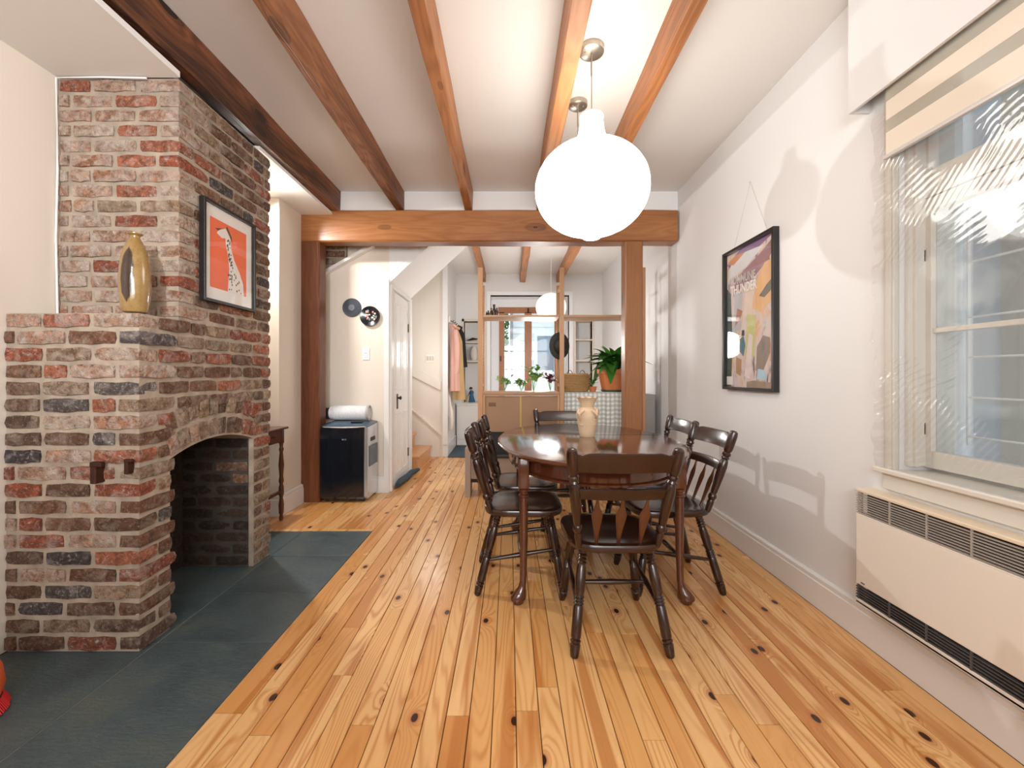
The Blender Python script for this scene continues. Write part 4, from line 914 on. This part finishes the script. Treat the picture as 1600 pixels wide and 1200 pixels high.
# ------------------------------------------------------------ wall decor and switch
def disc(name, x, z, r, mat, label, cat, extra=None):
    t = thing(name, label, cat, (x, 4.028, z))
    rt = Matrix.Rotation(PI/2, 4, 'X')
    obj('disc', MB().lathe([(r, 0), (r, .006), (r*.97, .009), (r*.75, .008), (r*.34, .008), (r*.33, .010), (.003, .011)] if not extra else [(r*.6, 0), (r*.97, .022), (r, .026), (r*.95, .026), (r*.66, .009), (.002, .007)], (x, 4.028, z), 40, mat=rt), mat, t, True)
    return t, rt
def vinyl():
    m, nt, b = nodes('vinyl_grooves'); tc = N(nt, 'ShaderNodeTexCoord'); w_ = N(nt, 'ShaderNodeTexWave'); w_.wave_type = 'RINGS'; w_.rings_direction = 'Y'; w_.inputs['Scale'].default_value = 90
    L(nt, tc.outputs['Object'], w_.inputs['Vector']); b.inputs['Base Color'].default_value = (.035, .045, .065, 1); b.inputs['Roughness'].default_value = .3; b.inputs['Anisotropic'].default_value = .7; bump(nt, b, w_.outputs['Fac'], .2, .002); return m
t, rt = disc('vinyl_record', -1.479, 1.732, .088, vinyl(), 'black vinyl record hung on the cream wall, left of the plate', 'record')
obj('record_label', MB().lathe([(.030, .010), (.030, .0125)], (-1.479, 4.028, 1.732), 28, mat=rt), plain('grey_label', (.14, .16, .20), .5), t)
obj('pin', MB().lathe([(.004, .012), (.003, .018)], (-1.479, 4.028, 1.732), 10, mat=rt), 'silver', t)
t, rt = disc('decorative_plate', -1.303, 1.650, .094, 'blackgloss', 'black plate with pink and white floral pattern hung on cream wall', 'plate', True)
rr = random.Random(2)
m = MB()
for k in range(26):
    a, r_ = rr.uniform(0, 2*PI), rr.uniform(.01, .058); q = rr.uniform(.006, .011)
    cx, cz = -1.303+r_*math.cos(a), 1.650+r_*math.sin(a); m.prism([(cx+q*math.cos(j*PI/3), cz+q*math.sin(j*PI/3)) for j in range(6)], 4.013-.0002*k, 4.024, 'xz', k % 3)
obj('painted_flowers', m, [plain('flower_pink', (.62, .25, .20), .4), plain('flower_white', (.60, .58, .52), .4), plain('flower_teal', (.18, .30, .28), .4)], t)
sw = thing('light_switch', 'white light switch below the plate on cream wall', 'switch', (-1.347, 4.028, 1.24))
obj('plate', MB().box(-1.381, -1.313, 4.022, 4.029, 1.243, 1.357, .002), 'plastic', sw); obj('rocker', MB().box(-1.365, -1.329, 4.017, 4.023, 1.265, 1.335, .001), 'plastic', sw); obj('slot', MB().box(-1.358, -1.336, 4.0165, 4.0175, 1.303, 1.307), 'slot', sw)
s3 = thing('triple_switch_plate', 'beige triple switch plate on the staircase wall', 'switch', (-1.07, 5.797, 1.27))
obj('plate', MB().box(-1.13, -1.01, 5.791, 5.799, 1.27, 1.38, .002), 'heater', s3)
for k in range(3): obj('rocker', MB().box(-1.118+k*.036, -1.094+k*.036, 5.786, 5.792, 1.295, 1.355), 'gslat', s3)
# ------------------------------------------------------------ closet door
d1 = struct('door_1', MB().box(-1.165, -1.128, 4.215, 4.765, .008, 1.915, .002), 'trim')
for (ya, yb, za, zb) in ((4.26, 4.46, .95, 1.82), (4.52, 4.72, .95, 1.82), (4.26, 4.46, .12, .72), (4.52, 4.72, .12, .72)):
    m = MB(); e = .012
    for a in ((ya, ya+e, za, zb), (yb-e, yb, za, zb), (ya+e, yb-e, za, za+e), (ya+e, yb-e, zb-e, zb)): m.box(-1.130, -1.122, *a)
    obj('door_panel_moulding', m, 'trim', d1)
obj('door_handle', MB().turn((-1.128, 4.31, .87), (-1.085, 4.31, .87), [(0, .012), (.3, .008), (.5, .012), (.8, .021), (1, .012)], 16), 'slot', d1, True)
obj('lock_plate', MB().box(-1.130, -1.124, 4.285, 4.335, .76, .91, .001), 'brass', d1)
for z in (1.62, .25): obj('hinge', MB().box(-1.13, -1.119, 4.752, 4.770, z-.045, z+.045), 'brass', d1)
m = MB(); m.box(-1.130, -1.108, 4.035, 4.075, 0, 1.955, .003); m.box(-1.130, -1.108, 4.79, 4.885, 0, 1.955, .003); m.box(-1.130, -1.108, 4.075, 4.79, 1.925, 1.962, .002); m.box(-1.175, -1.128, 4.01, 4.035, 0, 2.0, .002)
struct('trim_10', m, 'trim')
struct('trim_11', MB().box(-1.132, -1.112, 4.078, 4.100, 0, 1.925, .002), 'shelfw')
# draught stopper
obj('draught_stopper', MB().tube([(-1.085, 4.16, .03), (-1.09, 4.3, .034), (-1.07, 4.5, .034), (-1.075, 4.7, .032), (-1.03, 4.86, .03)], [.022, .034, .034, .032, .018], 12), 'navy', None, True, 'dark fabric draught stopper on the floor along the white door', 'draught stopper')
# ------------------------------------------------------------ stairs
st = thing('staircase', 'wooden stair treads rising left behind the white door', 'stairs', (-1.4, 5.35, 0))
for k in range(5):
    x1 = -1.045-k*.205; z = .167*(k+1)
    obj('riser', MB().box(x1-.03, x1-.008, 4.93, 5.70, z-.167, z-.024), 'stairw', st); obj('tread', MB().box(x1-.25, x1+.012, 4.915, 5.72, z-.026, z, .006), 'stairw', st)
    obj('riser_side', MB().box(x1-.205, x1-.03, 4.94, 4.955, max(0, z-.167), z-.026), 'stairw', st)
m = MB().prism([(-1.60, .90), (-.905, .285), (-.905, 0), (-1.9, 0), (-1.9, .9)], 5.775, 5.80, 'xz'); m.prism([(-1.60, .90), (-.900, .285), (-.900, .265), (-1.60, .88)], 5.755, 5.80, 'xz'); m.box(-.915, -.898, 5.76, 5.80, 0, .285)
struct('trim_12', m, 'cream')
hr = obj('handrail_board', MB().prism([(-1.6, 1.36), (-.926, 1.005), (-.926, .892), (-1.6, 1.235)], 5.77, 5.799, 'xz'), 'cream', None, False, 'cream sloping handrail board fixed to the staircase wall', 'handrail')
struct('trim_13', MB().box(-.900, -.832, 5.772, 5.80, .16, CZ, .003), 'trim')
# ------------------------------------------------------------ hall: rail, coats, bag, figurine, niche items
hkz = 1.86
ck = thing('coat_rack', 'white wall rail with hooks in the hall above the hanging coats', 'coat rack', (-.84, 6.3, 1.82))
obj('rail_board', MB().box(-.846, -.826, 5.95, 6.75, 1.83, 1.92, .002), 'trim', ck)
for y in (6.02, 6.2, 6.38, 6.56): obj('hook', MB().tube([(-.826, y, 1.86), (-.79, y, 1.85), (-.775, y, 1.87)], .006, 6), 'brass', ck)
def coat(name, y, z0, z1, wx, mat, label, cat, seed, sl=True):
    rr = random.Random(seed); secs = []; n = 16; top = z1
    for i in range(n):
        t = i/(n-1); z = top+(z0-top)*t; wdt = wx*(.30+.75*min(1, t*5)**.6*(.75+.35*t)); dep = .035+.05*min(1, t*3)
        c = []
        for k in range(20):
            a = 2*PI*k/20; fold = 1+.16*math.sin(a*5+seed)*t
            c.append((-.826+wdt*.5+wdt*.5*math.cos(a)*fold, y+dep*math.sin(a)*fold, z+(.0 if i else 0)))
        secs.append(c)
    t_ = thing(name, label, cat, (-.826, y, z0))
    obj('coat_body', MB().sweep(secs), mat, t_, True)
    obj('collar', MB().tube([(-.82, y-.02, z1-.02), (-.80+wx*.25, y-.05, z1-.01), (-.80+wx*.5, y-.03, z1-.03)], .022, 8), mat, t_, True)
    if sl: obj('sleeve', MB().tube([(-.80+wx*.45, y-.05, z1-.08), (-.80+wx*.62, y-.07, z1-.28), (-.80+wx*.62, y-.06, z1-.5), (-.80+wx*.55, y-.05, z1-.68)], [.035, .045, .042, .03], 10), mat, t_, True)
    return t_
coat('pink_coat', 5.98, .88, 1.80, .115, 'pink', 'long pink coat hanging nearest on the hall rail', 'coat', 1)
coat('tan_coat', 6.26, .74, 1.80, .15, 'tan', 'tan coat hanging behind the pink coat in the hall', 'coat', 2, False)
coat('black_scarf', 6.54, 1.22, 1.84, .16, 'blackcloth', 'black scarf and hood hanging behind the tan coat', 'scarf', 3, False)
obj('white_tote_bag', MB().sweep([[(-.83+w_*.5*(1+math.cos(a)), 5.93+d_*math.sin(a), z) for a in [k*PI/6 for k in range(12)]] for z, w_, d_ in ((.34, .03, .02), (.37, .055, .04), (.5, .06, .045), (.62, .05, .03), (.66, .03, .012), (.80, .012, .006))]), 'whitecloth', None, True, 'white cloth bag hanging low on the hall wall', 'bag')
fg = thing('figurine', 'small figurine of a woman in a blue dress in the hall niche', 'figurine', (-.60, 6.88, .67))
fx, fy, fz = -.60, 6.80, .668
obj('dress', MB().lathe([(.055, 0), (.058, .01), (.040, .07), (.026, .12), (.034, .16), (.028, .18), (.010, .19)], (fx, fy, fz), 16, sy=.7), 'blue', fg, True)
obj('head', MB().lathe([(.006, .185), (.018, .195), (.022, .21), (.018, .228), (.004, .235)], (fx-.01, fy, fz), 14), 'skin', fg, True)
obj('hair', MB().lathe([(.024, .205), (.027, .22), (.020, .238), (.003, .244)], (fx-.012, fy+.004, fz), 14), 'blackcloth', fg, True)
obj('shawl', MB().tube([(fx-.06, fy, fz), (fx-.055, fy-.01, fz+.09), (fx-.03, fy-.01, fz+.16)], [.025, .02, .012], 8), 'tan', fg, True)
obj('white_jar', MB().lathe([(.04, 0), (.06, .05), (.066, .11), (.055, .18), (.035, .22), (.030, .225)], (-.57, 6.88, 1.332), 20), 'whitecloth', None, True, 'round white jar on the niche shelf in the hall', 'jar')
obj('shell_ornament', MB().sweep([[(-.68+.03*i, 6.86+.03*math.sin(a)*(1-abs(i-3)/4.5), 1.645+.022*(1+math.cos(a))*(1-abs(i-3)/4.2)+.004*i) for a in [k*PI/4 for k in range(8)]] for i in range(8)]), 'browng', None, True, 'dark driftwood ornament on the top niche shelf', 'ornament')
# white base cabinet below niche
wc = thing('hall_cabinet', 'low white cabinet standing under the hall niche', 'cabinet', (-.60, 6.73, 0))
obj('body', MB().box(-.82, -.40, 6.68, 6.798, .0, .63, .003), 'trim', wc); obj('top_board', MB().box(-.83, -.39, 6.66, 6.798, .63, .652, .003), 'trim', wc); obj('door_panel', MB().box(-.79, -.43, 6.672, 6.681, .10, .58, .002), 'trim', wc)
obj('door_mat', MB().box(-.825, -.25, 5.72, 6.66, .0005, .012, .003), 'rug', None, False, 'dark blue-grey mat on the floor in the hall', 'mat')
# ------------------------------------------------------------ shelving divider
sh = thing('open_shelving', 'open pine shelving divider between dining area and rear room', 'shelving', (.5, 4.25, 0))
NU = [(-.275, 4.10), (.502, 4.10), (1.28, 4.10)]
for (ux, uy) in NU:
    for k, yv in enumerate((uy, uy+.30)):
        ztop = 2.13 if k == 0 else 2.02
        if ux < 0: w0, w1 = ux-.028, ux+.02
        else: w0, w1 = ux-.02, ux+.022
        obj('upright', MB().box(w0, w1, yv, yv+.032, 0, ztop, .002), 'shelfw', sh)
    for z in (.3, 1.0, 1.95): obj('rung', MB().box(ux-.012, ux+.012, uy+.032, uy+.30, z-.015, z+.015), 'shelfw', sh)
m = MB()
for k in range(38): m.box(-.2555, -.2535, 4.112, 4.120, .95+k*.030, .958+k*.030)
obj('peg_holes', m, 'slot', sh, kind='stuff')
for a, b_ in ((-.254, .480), (.526, 1.258)): obj('shelf_board', MB().box(a, b_, 4.10, 4.42, 1.655, 1.675, .002), 'shelfx', sh)
obj('shelf_board', MB().box(-.254, .480, 4.09, 4.42, .918, .938, .002), 'shelfx', sh)
fb = thing('back_panel_cabinet', 'low cabinet showing its brown fibreboard back inside the shelving', 'cabinet', (.11, 4.2, .33))
obj('fibreboard_back', MB().box(-.236, .462, 4.112, 4.118, .555, .898), 'fibre', fb)
obj('side_panel', MB().box(-.252, -.236, 4.102, 4.40, .33, .917), 'shelfw', fb); obj('side_panel', MB().box(.462, .479, 4.102, 4.40, .33, .917), 'shelfw', fb)
obj('top_panel', MB().box(-.236, .462, 4.102, 4.40, .900, .917), 'shelfx', fb)
obj('gap_shade', MB().box(-.236, .462, 4.15, 4.40, .33, .555), 'slot', fb); obj('yellow_tape', MB().box(.100, .116, 4.1105, 4.112, .555, .898), plain('yellow_tape', (.50, .34, .07), .5), fb); obj('paper_label', MB().box(-.200, -.130, 4.1105, 4.112, .80, .836), plain('label_brown', (.17, .08, .035), .6), fb)  # dark block stands in for shade in the gap below the fibreboard
lb = thing('low_bench', 'low grey-brown bench standing behind the table at left', 'bench', (.1, 3.98, 0))
gb = plain('grey_brown_laminate', (.36, .27, .21), .55, var=.08)
obj('end_panel', MB().box(-.400, -.352, 3.86, 4.06, 0, .44, .002), gb, lb); obj('end_panel', MB().box(.60, .648, 3.86, 4.06, 0, .44, .002), gb, lb)
obj('front_panel', MB().box(-.352, .60, 3.90, 3.915, .155, .345), gb, lb); obj('slit_shade', MB().box(-.352, .60, 3.93, 3.94, .115, .155), 'slot', lb); obj('bench_top', MB().box(-.352, .60, 3.89, 4.06, .345, .36), 'slot', lb)  # dark strip under the front panel paints the shadow in the slit
# grey chest under gingham cloth
obj('metal_chest', MB().box(.545, 1.235, 4.16, 4.66, .0, .925, .006).box(.545, 1.235, 4.15, 4.16, .04, .90, .002), 'greypanel', None, False, 'grey metal chest covered by a checked cloth behind the right post', 'chest')
obj('grey_metal_box', MB().box(1.318, 1.425, 4.18, 4.62, 0, .91, .006).box(1.326, 1.417, 4.174, 4.18, .05, .86, .002), 'greypanel', None, False, 'narrow grey metal box against the right wall behind the right post', 'box')
m = MB(); nx = 60; secs = []
for i in range(nx+1):
    x_ = .533+(1.225-.533)*i/nx; f1 = .006*math.sin(i*.55)+.004*math.sin(i*1.3)
    secs.append([(x_, 4.145-.004+f1*.9, .42), (x_, 4.140+f1*.6, .68), (x_, 4.138+f1*.3, .90), (x_, 4.146, .932), (x_, 4.64, .933), (x_, 4.64, .930), (x_, 4.152, .928), (x_, 4.146, .90), (x_, 4.147+f1*.6, .68), (x_, 4.147+f1*.9-.0, .42)])
obj('gingham_cloth', m.sweep(secs), 'gingham', None, True, 'grey and white gingham cloth draped over the metal chest', 'cloth')
# things on shelf
for i, (bx, h_, r_) in enumerate(((-.205, .050, .013), (-.150, .112, .020), (-.178, .075, .012), (-.122, .078, .013), (-.222, .040, .009))):
    obj('brown_bottle', MB().lathe([(r_*.9, 0), (r_, h_*.05), (r_, h_*.5), (r_*.5, h_*.68), (r_*.45, h_*.8), (r_*.62, h_*.82), (r_*.62, h_*.96), (r_*.4, h_)], (bx, 4.16+.014*(i % 2), 1.676), 16), 'browng', None, True,
        ['squat brown glass bottle left in the group on the upper shelf', 'tallest brown bottle on the upper shelf', 'slim brown bottle just left of the tallest one', 'medium brown bottle right of the tallest one', 'tiniest brown bottle at the left end of upper shelf'][i], 'bottle', 'small brown bottles on the upper shelf')
# hat
hx_, hy_, hz_ = .492, 4.235, 1.388
ht_ = thing('straw_hat', 'black woven hat hanging on the middle shelving upright', 'hat', (hx_, hy_, hz_))
mt_ = Matrix.Rotation(math.radians(90), 4, 'X') @ Matrix.Rotation(math.radians(12), 4, 'Y')
obj('brim', MB().lathe([(.04, .0), (.100, -.004), (.105, .004), (.095, .010), (.05, .012)], (hx_, hy_, hz_+.0), 32, sy=1.28, mat=mt_), 'hat', ht_, True)
obj('crown', MB().lathe([(.065, .008), (.060, .05), (.048, .085), (.02, .10), (.002, .102)], (hx_, hy_, hz_), 28, sy=1.2, mat=mt_), 'hat', ht_, True)
m = MB()
for k in range(9):
    a = math.radians(120+k*15); m.add([], [])
    m.tube([(hx_+.085*math.cos(a), hy_-.012, hz_+.108*math.sin(a)), (hx_+.098*math.cos(a), hy_-.012, hz_+.125*math.sin(a))], .0022, 4)
obj('pale_stitching', m, 'straw', ht_)
# basket
bk = thing('seagrass_basket', 'oblong woven seagrass basket with two ring handles on the chest', 'basket', (.665, 4.33, .935))
def bas(r, z, a):
    e = .5; return (r, z)
secs = []
for z, wx, wy in ((.935, .110, .085), (.95, .122, .092), (.99, .132, .098), (1.04, .135, .10), (1.09, .128, .098), (1.115, .124, .095), (1.117, .116, .088), (1.06, .115, .088)):
    c = []
    for k in range(40):
        a = 2*PI*k/40; cc, ss = math.cos(a), math.sin(a); c.append((.668+wx*math.copysign(abs(cc)**.6, cc)+.0015*math.sin(k*8+z*300), 4.34+wy*math.copysign(abs(ss)**.6, ss), z))
    secs.append(c)
obj('woven_body', MB().sweep(secs), 'straw', bk, True)
m = MB()
for k in range(11):
    z = .945+k*.0155; wx = .112+.026*math.sin(min(1, (k+1)/8)*PI*.62); pts = []
    for j in range(41):
        a = 2*PI*j/40; cc, ss = math.cos(a), math.sin(a); pts.append((.668+(wx+.003)*math.copysign(abs(cc)**.6, cc), 4.34+(wx*.74+.003)*math.copysign(abs(ss)**.6, ss), z+.002*math.sin(j*2.2)))
    m.tube(pts, .0062, 5, cap=False)
obj('woven_coils', m, 'straw', bk, True, kind='stuff')
for hx2 in (.600, .724): obj('ring_handle', MB().tube([(hx2+.026*math.cos(a), 4.262, 1.108+.038*math.sin(a)) for a in [k*PI/10 for k in range(11)]], .0035, 6), 'browng', bk, True)
# peace lily in terracotta planter
LV = {}
def leafmesh(seed, mat, ln, wd, droop):
    key = (seed, mat, ln, wd, droop)
    if key in LV: return LV[key]
    n = 8; vs = []; fs = []
    for i in range(n+1):
        t = i/n; w_ = wd*math.sin(PI*min(1, t**.75*.98+.01))**.8; z = ln*(t*.75-droop*t*t); y = ln*(t*.55+droop*.45*t*t)
        vs += [(-w_, y, z+.22*w_), (0, y, z-.10*w_), (w_, y, z+.22*w_)]
    for i in range(n): a = i*3; fs += [(a, a+1, a+4, a+3), (a+1, a+2, a+5, a+4)]
    m = MB(); m.add(vs, fs); LV[key] = mesh_of('leaf', m, mat, True); return LV[key]
def leaf(parent, loc, rz, mesh, sc=1, tilt=0):
    o = bpy.data.objects.new('leaf', mesh); COL.objects.link(o); o.parent = parent; o.location = Vector(loc)-wloc(parent); o.rotation_euler = (tilt, 0, rz); o.scale = (sc, sc, sc); return o
pc = Vector((1.045, 4.33, .935))
pl = thing('peace_lily', 'large green peace lily in a terracotta-coloured ribbed planter', 'plant', pc)
obj('saucer', MB().lathe([(.115, 0), (.122, .004), (.122, .018), (.11, .018)], pc, 32, sy=.75), 'dgreen', pl)
obj('planter', MB().lathe([(.105, .012), (.112, .02), (.145, .175), (.158, .178), (.160, .222), (.150, .222), (.14, .19)], pc, 72, sy=.72, fn=lambda r, z, a: (r+(.0022*math.cos(36*a) if .02 <= z < .178 else 0), z)), 'terracotta', pl, True)
obj('soil', MB().lathe([(.14, .195), (.142, .200)], pc, 28, sy=.72), 'soil', pl)
rr = random.Random(11)
for i in range(64):
    a = rr.uniform(0, 2*PI) if i > 16 else PI/2+rr.uniform(-.9, .9)+(0 if i % 2 else .6); out = i/46
    ms = leafmesh(i % 6, 'leaf', .24+.02*(i % 3), .046+.006*(i % 3), .25+.24*(i % 4))
    s_ = rr.uniform(.85, 1.38)
    base = pc+Vector((rr.uniform(-.05, .05), rr.uniform(-.04, .04), .20+.07*rr.random()))
    o = leaf(pl, base, a, ms, s_, rr.uniform(-.45, .35) if i > 12 else .45)
obj('stems', MB().tube([pc+Vector((0, 0, .19)), pc+Vector((.01, 0, .30))], .02, 6).tube([pc+Vector((-.03, 0, .19)), pc+Vector((-.05, 0, .28))], .012, 6).tube([pc+Vector((.04, 0, .19)), pc+Vector((.05, 0, .28))], .012, 6), 'leaf', pl)
def smallplant(x, y, z, n, h_, spread, mat, label, seed, wd=.014, pot=True, ln=.07):
    t = thing('potted_plant', label, 'plant', (x, y, z)); rr = random.Random(seed)
    if pot: obj('pot', MB().lathe([(.03, 0), (.04, .045), (.042, .05), (.036, .05)], (x, y, z), 18), 'terracotta', t, True)
    m = MB(); tips = []
    for i in range(max(3, n//4)):
        a = rr.uniform(0, 2*PI); s_ = rr.uniform(.3, 1)*spread; e = Vector((x+s_*math.cos(a), y+s_*math.sin(a)*.5, z+h_*rr.uniform(.5, 1)))
        b0 = Vector((x, y, z+(.03 if pot else .0))); mid = (b0+e)/2+Vector((0, 0, h_*.2)); m.tube([b0, mid, e], .0016, 4); tips.append((b0, mid, e))
    obj('stems', m, 'leafl', t)
    for i in range(n):
        b0, mid, e = tips[i % len(tips)]; tt = rr.uniform(.35, 1); p_ = b0.lerp(mid, tt*2) if tt < .5 else mid.lerp(e, tt*2-1)
        leaf(t, p_, rr.uniform(0, 2*PI), leafmesh(i % 3, mat, ln, wd, .3+.1*(i % 3)), rr.uniform(.8, 1.35), rr.uniform(-.5, .4))
    return t
smallplant(.835, 4.30, .935, 26, .12, .06, 'leaf', 'small bushy green plant between basket and terracotta planter', 21, .012, True, .055)
smallplant(-.05, 4.30, .938, 48, .15, .10, 'leafl', 'light green trailing plant at left end of the cabinet top', 22, .009, False, .06)
smallplant(.12, 4.32, .938, 44, .11, .09, 'leafl', 'low light green plant in middle of the cabinet top', 23, .014, False, .06)
smallplant(.24, 4.28, .938, 56, .26, .11, 'leafl', 'tall leafy pale green plant right of centre on cabinet top', 24, .018, False, .07)
smallplant(.415, 4.36, .938, 44, .18, .07, 'leafr', 'purple-leaved plant at the right end of the cabinet top', 25, .016, False, .06)
# ------------------------------------------------------------ rear french window and outdoors
w2 = struct('window_2', MB().box(OX0, OX1, 7.22, 7.27, .36, .42), 'door_wood')
def fr(nm, a, b_, z0, z1, mt='door_wood', y0=7.21, y1=7.28): return obj(nm, MB().box(a, b_, y0, y1, z0, z1, .003), mt, w2)
# positions measured at y = 7.25
for a, b_ in ((-.175, -.085), (.255, .375), (.76, .85)): fr('window_stile', a, b_, .42, 2.16)
fr('window_header', -.19, .87, 2.14, 2.25); fr('window_rail', -.085, .255, .42, .52); fr('window_rail', .375, .76, .42, .52)
obj('latch', MB().box(-.155, -.135, 7.195, 7.21, 1.33, 1.42, .002), 'slot', w2); obj('hinge', MB().box(.30, .33, 7.19, 7.21, 2.15, 2.22, .002), 'slot', w2)
obj('glass_pane', MB().box(-.085, .255, 7.243, 7.247, .52, 2.14), 'glass', w2); obj('glass_pane', MB().box(.375, .76, 7.243, 7.247, .52, 2.14), 'glass', w2)
obj('side_panel', MB().box(OX0, -.175, 7.22, 7.26, .42, 2.3).box(.85, OX1, 7.22, 7.26, .42, 2.3), plain('bright_side_panel', (.86, .88, .9), .5), w2)
struct('ground_outside', MB().box(-6, 7, 7.5, 16, -.5, -.1), 'paleground')
hb = thing('neighbouring_house', 'white clapboard house with a grey window seen through the rear window', 'house', (1.2, 10.2, 0))
hbm = MB().box(.08, 4.5, 10.2, 12, -.1, 4.2); obj('wall', hbm, 'siding', hb)
for k in range(26): obj('siding_board', MB().prism([(10.2, .0+k*.16), (10.17, .0+k*.16), (10.192, .158+k*.16), (10.2, .158+k*.16)], .08, 4.5, 'yz'), 'siding', hb)
wf = obj('window_frame', MB().box(.58, 1.13, 10.12, 10.2, 1.10, 2.10, .004), plain('white_window_surround', (.85, .86, .87), .5), hb)
obj('window_sash', MB().box(.66, 1.05, 10.10, 10.125, 1.18, 2.02), 'greyframe', wf); obj('pane', MB().box(.69, 1.02, 10.094, 10.102, 1.61, 1.98), plain('dim_pane', (.22, .27, .31), .15), wf); obj('pane', MB().box(.69, 1.02, 10.094, 10.102, 1.22, 1.58), plain('dim_pane_lower', (.26, .25, .27), .15), wf)
obj('drain_pipe', MB().tube([(.05, 10.1, -.1), (.05, 10.1, 4)], .035, 10), 'greypanel', hb, True)
obj('white_fence', MB().box(-1.6, .9, 9.0, 9.05, -.1, 1.20), 'siding', None, False, 'low white wall standing outside the rear window', 'fence')
tr = thing('garden_tree', 'green leafy tree outside the left rear window pane', 'tree', (-.5, 11, -.1))
obj('trunk', MB().tube([(-.5, 11, -.1), (-.48, 11, 1.5), (-.4, 11, 3)], [.09, .07, .04], 10), 'postd', tr, True)
rr = random.Random(9); vs = []; fs = []
for i in range(3200):
    p_ = Vector((rr.gauss(-.5, .42), 11+rr.gauss(0, .3), rr.uniform(.8, 3.8))); a = Vector((rr.uniform(-1, 1), rr.uniform(-1, 1), rr.uniform(-1, 1))).normalized()*.05; b_ = a.cross(Vector((rr.uniform(-1, 1), rr.uniform(-1, 1), .3))).normalized()*.03
    if p_.x > -.02: p_.x = -.04-rr.random()*.3
    o = len(vs); vs += [tuple(p_-a), tuple(p_+b_), tuple(p_+a), tuple(p_-b_)]; fs.append((o, o+1, o+2, o+3))
m = MB(); m.add(vs, fs); obj('foliage', m, 'grass', tr, kind='stuff')
# outside the right window
ob = thing('side_building', 'grey neighbouring building with pale trim outside the right window', 'building', (2.6, 2.2, 0))
obj('grey_wall', MB().box(2.62, 2.9, -1.5, 2.02, -.1, 3.6), 'greyside', ob)
obj('pale_corner_wall', MB().box(2.55, 2.9, 2.02, 4.2, -.1, 3.6), plain('pale_grey_wall', (.60, .62, .63), .7, var=.06), ob)
obj('trim_board', MB().box(2.50, 2.55, 2.10, 2.18, -.1, 3.6), plain('beige_trim_board', (.50, .45, .36), .7), ob); obj('downpipe', MB().tube([(2.46, 2.32, -.1), (2.46, 2.32, 3.6)], .035, 12), 'siding', ob, True)
obj('trim_board', MB().box(2.50, 2.55, 2.46, 2.60, -.1, 3.6), 'siding', ob)
for k in range(12): obj('siding_board', MB().box(2.605, 2.62, -1.5, 2.02, .1+k*.28, .36+k*.28), 'greyside', ob)
# ------------------------------------------------------------ console table in the alcove
ct = thing('console_table', 'small dark wooden side table with turned legs behind the chimney', 'table', (-1.85, 3.0, 0))
cx0, cx1, cy0, cy1 = -2.02, -1.715, 2.69, 3.275
obj('top', MB().box(cx0, cx1+.02, cy0-.02, cy1+.02, .690, .707, .004), 'spindle', ct)
obj('apron', MB().box(cx0+.02, cx1, cy0+.01, cy1-.01, .595, .690, .002), 'spindle', ct)
lp = [(0, .012), (.03, .016), (.07, .011), (.10, .017), (.2, .019), (.29, .012), (.33, .018), (.42, .018), (.46, .012), (.5, .018), (.56, .013), (.70, .019), (.86, .012), (.9, .017), (.93, .012), (1, .017)]
for lx in (cx0+.035, cx1-.012):
    for ly in (cy0+.03, cy1-.03): obj('leg', MB().turn((lx, ly, 0), (lx, ly, .60), lp, 12).box(lx-.015, lx+.015, ly-.015, ly+.015, .585, .69, .002).box(lx-.013, lx+.013, ly-.013, ly+.013, .20, .24, .002), 'spindle', ct, True)
obj('stretcher', MB().box(cx1-.022, cx1-.002, cy0+.03, cy1-.03, .21, .232), 'spindle', ct); obj('drawer_knob', MB().turn((cx1, 3.12, .645), (cx1+.016, 3.12, .645), [(0, .005), (.6, .01), (1, .006)], 10), 'brass', ct, True)
obj('dark_bin', MB().box(-2.0, -1.79, 2.76, 3.10, 0, .50, .01), plain('dark_grey_bin', (.035, .033, .03), .6), None, False, 'dark grey bin standing under the small side table', 'bin')
obj('small_ornament', MB().lathe([(.016, 0), (.02, .012), (.01, .022), (.016, .03), (.004, .036)], (-1.75, 2.80, .707), 12), 'browng', None, True, 'tiny dark ornament on top of the small side table', 'ornament')
# orange pouf in the bottom left corner
pf2 = thing('orange_pouf', 'orange upholstered pouf with red fringe at the bottom left corner', 'pouf', (-1.80, 1.32, 0))
obj('cushion', MB().lathe([(.12, .024), (.150, .034), (.163, .075), (.156, .13), (.135, .165), (.08, .185), (.01, .19)], (-1.80, 1.32, 0), 36), 'oranged', pf2, True)
m = MB(); rr = random.Random(4)
for k in range(130):
    a = 2*PI*k/130; m.tube([(-1.80+.155*math.cos(a), 1.32+.155*math.sin(a), .038), (-1.80+.172*math.cos(a+.02*rr.uniform(-1, 1)), 1.32+.172*math.sin(a), .003)], .0022, 4)
obj('fringe', m, 'redf', pf2, kind='stuff')
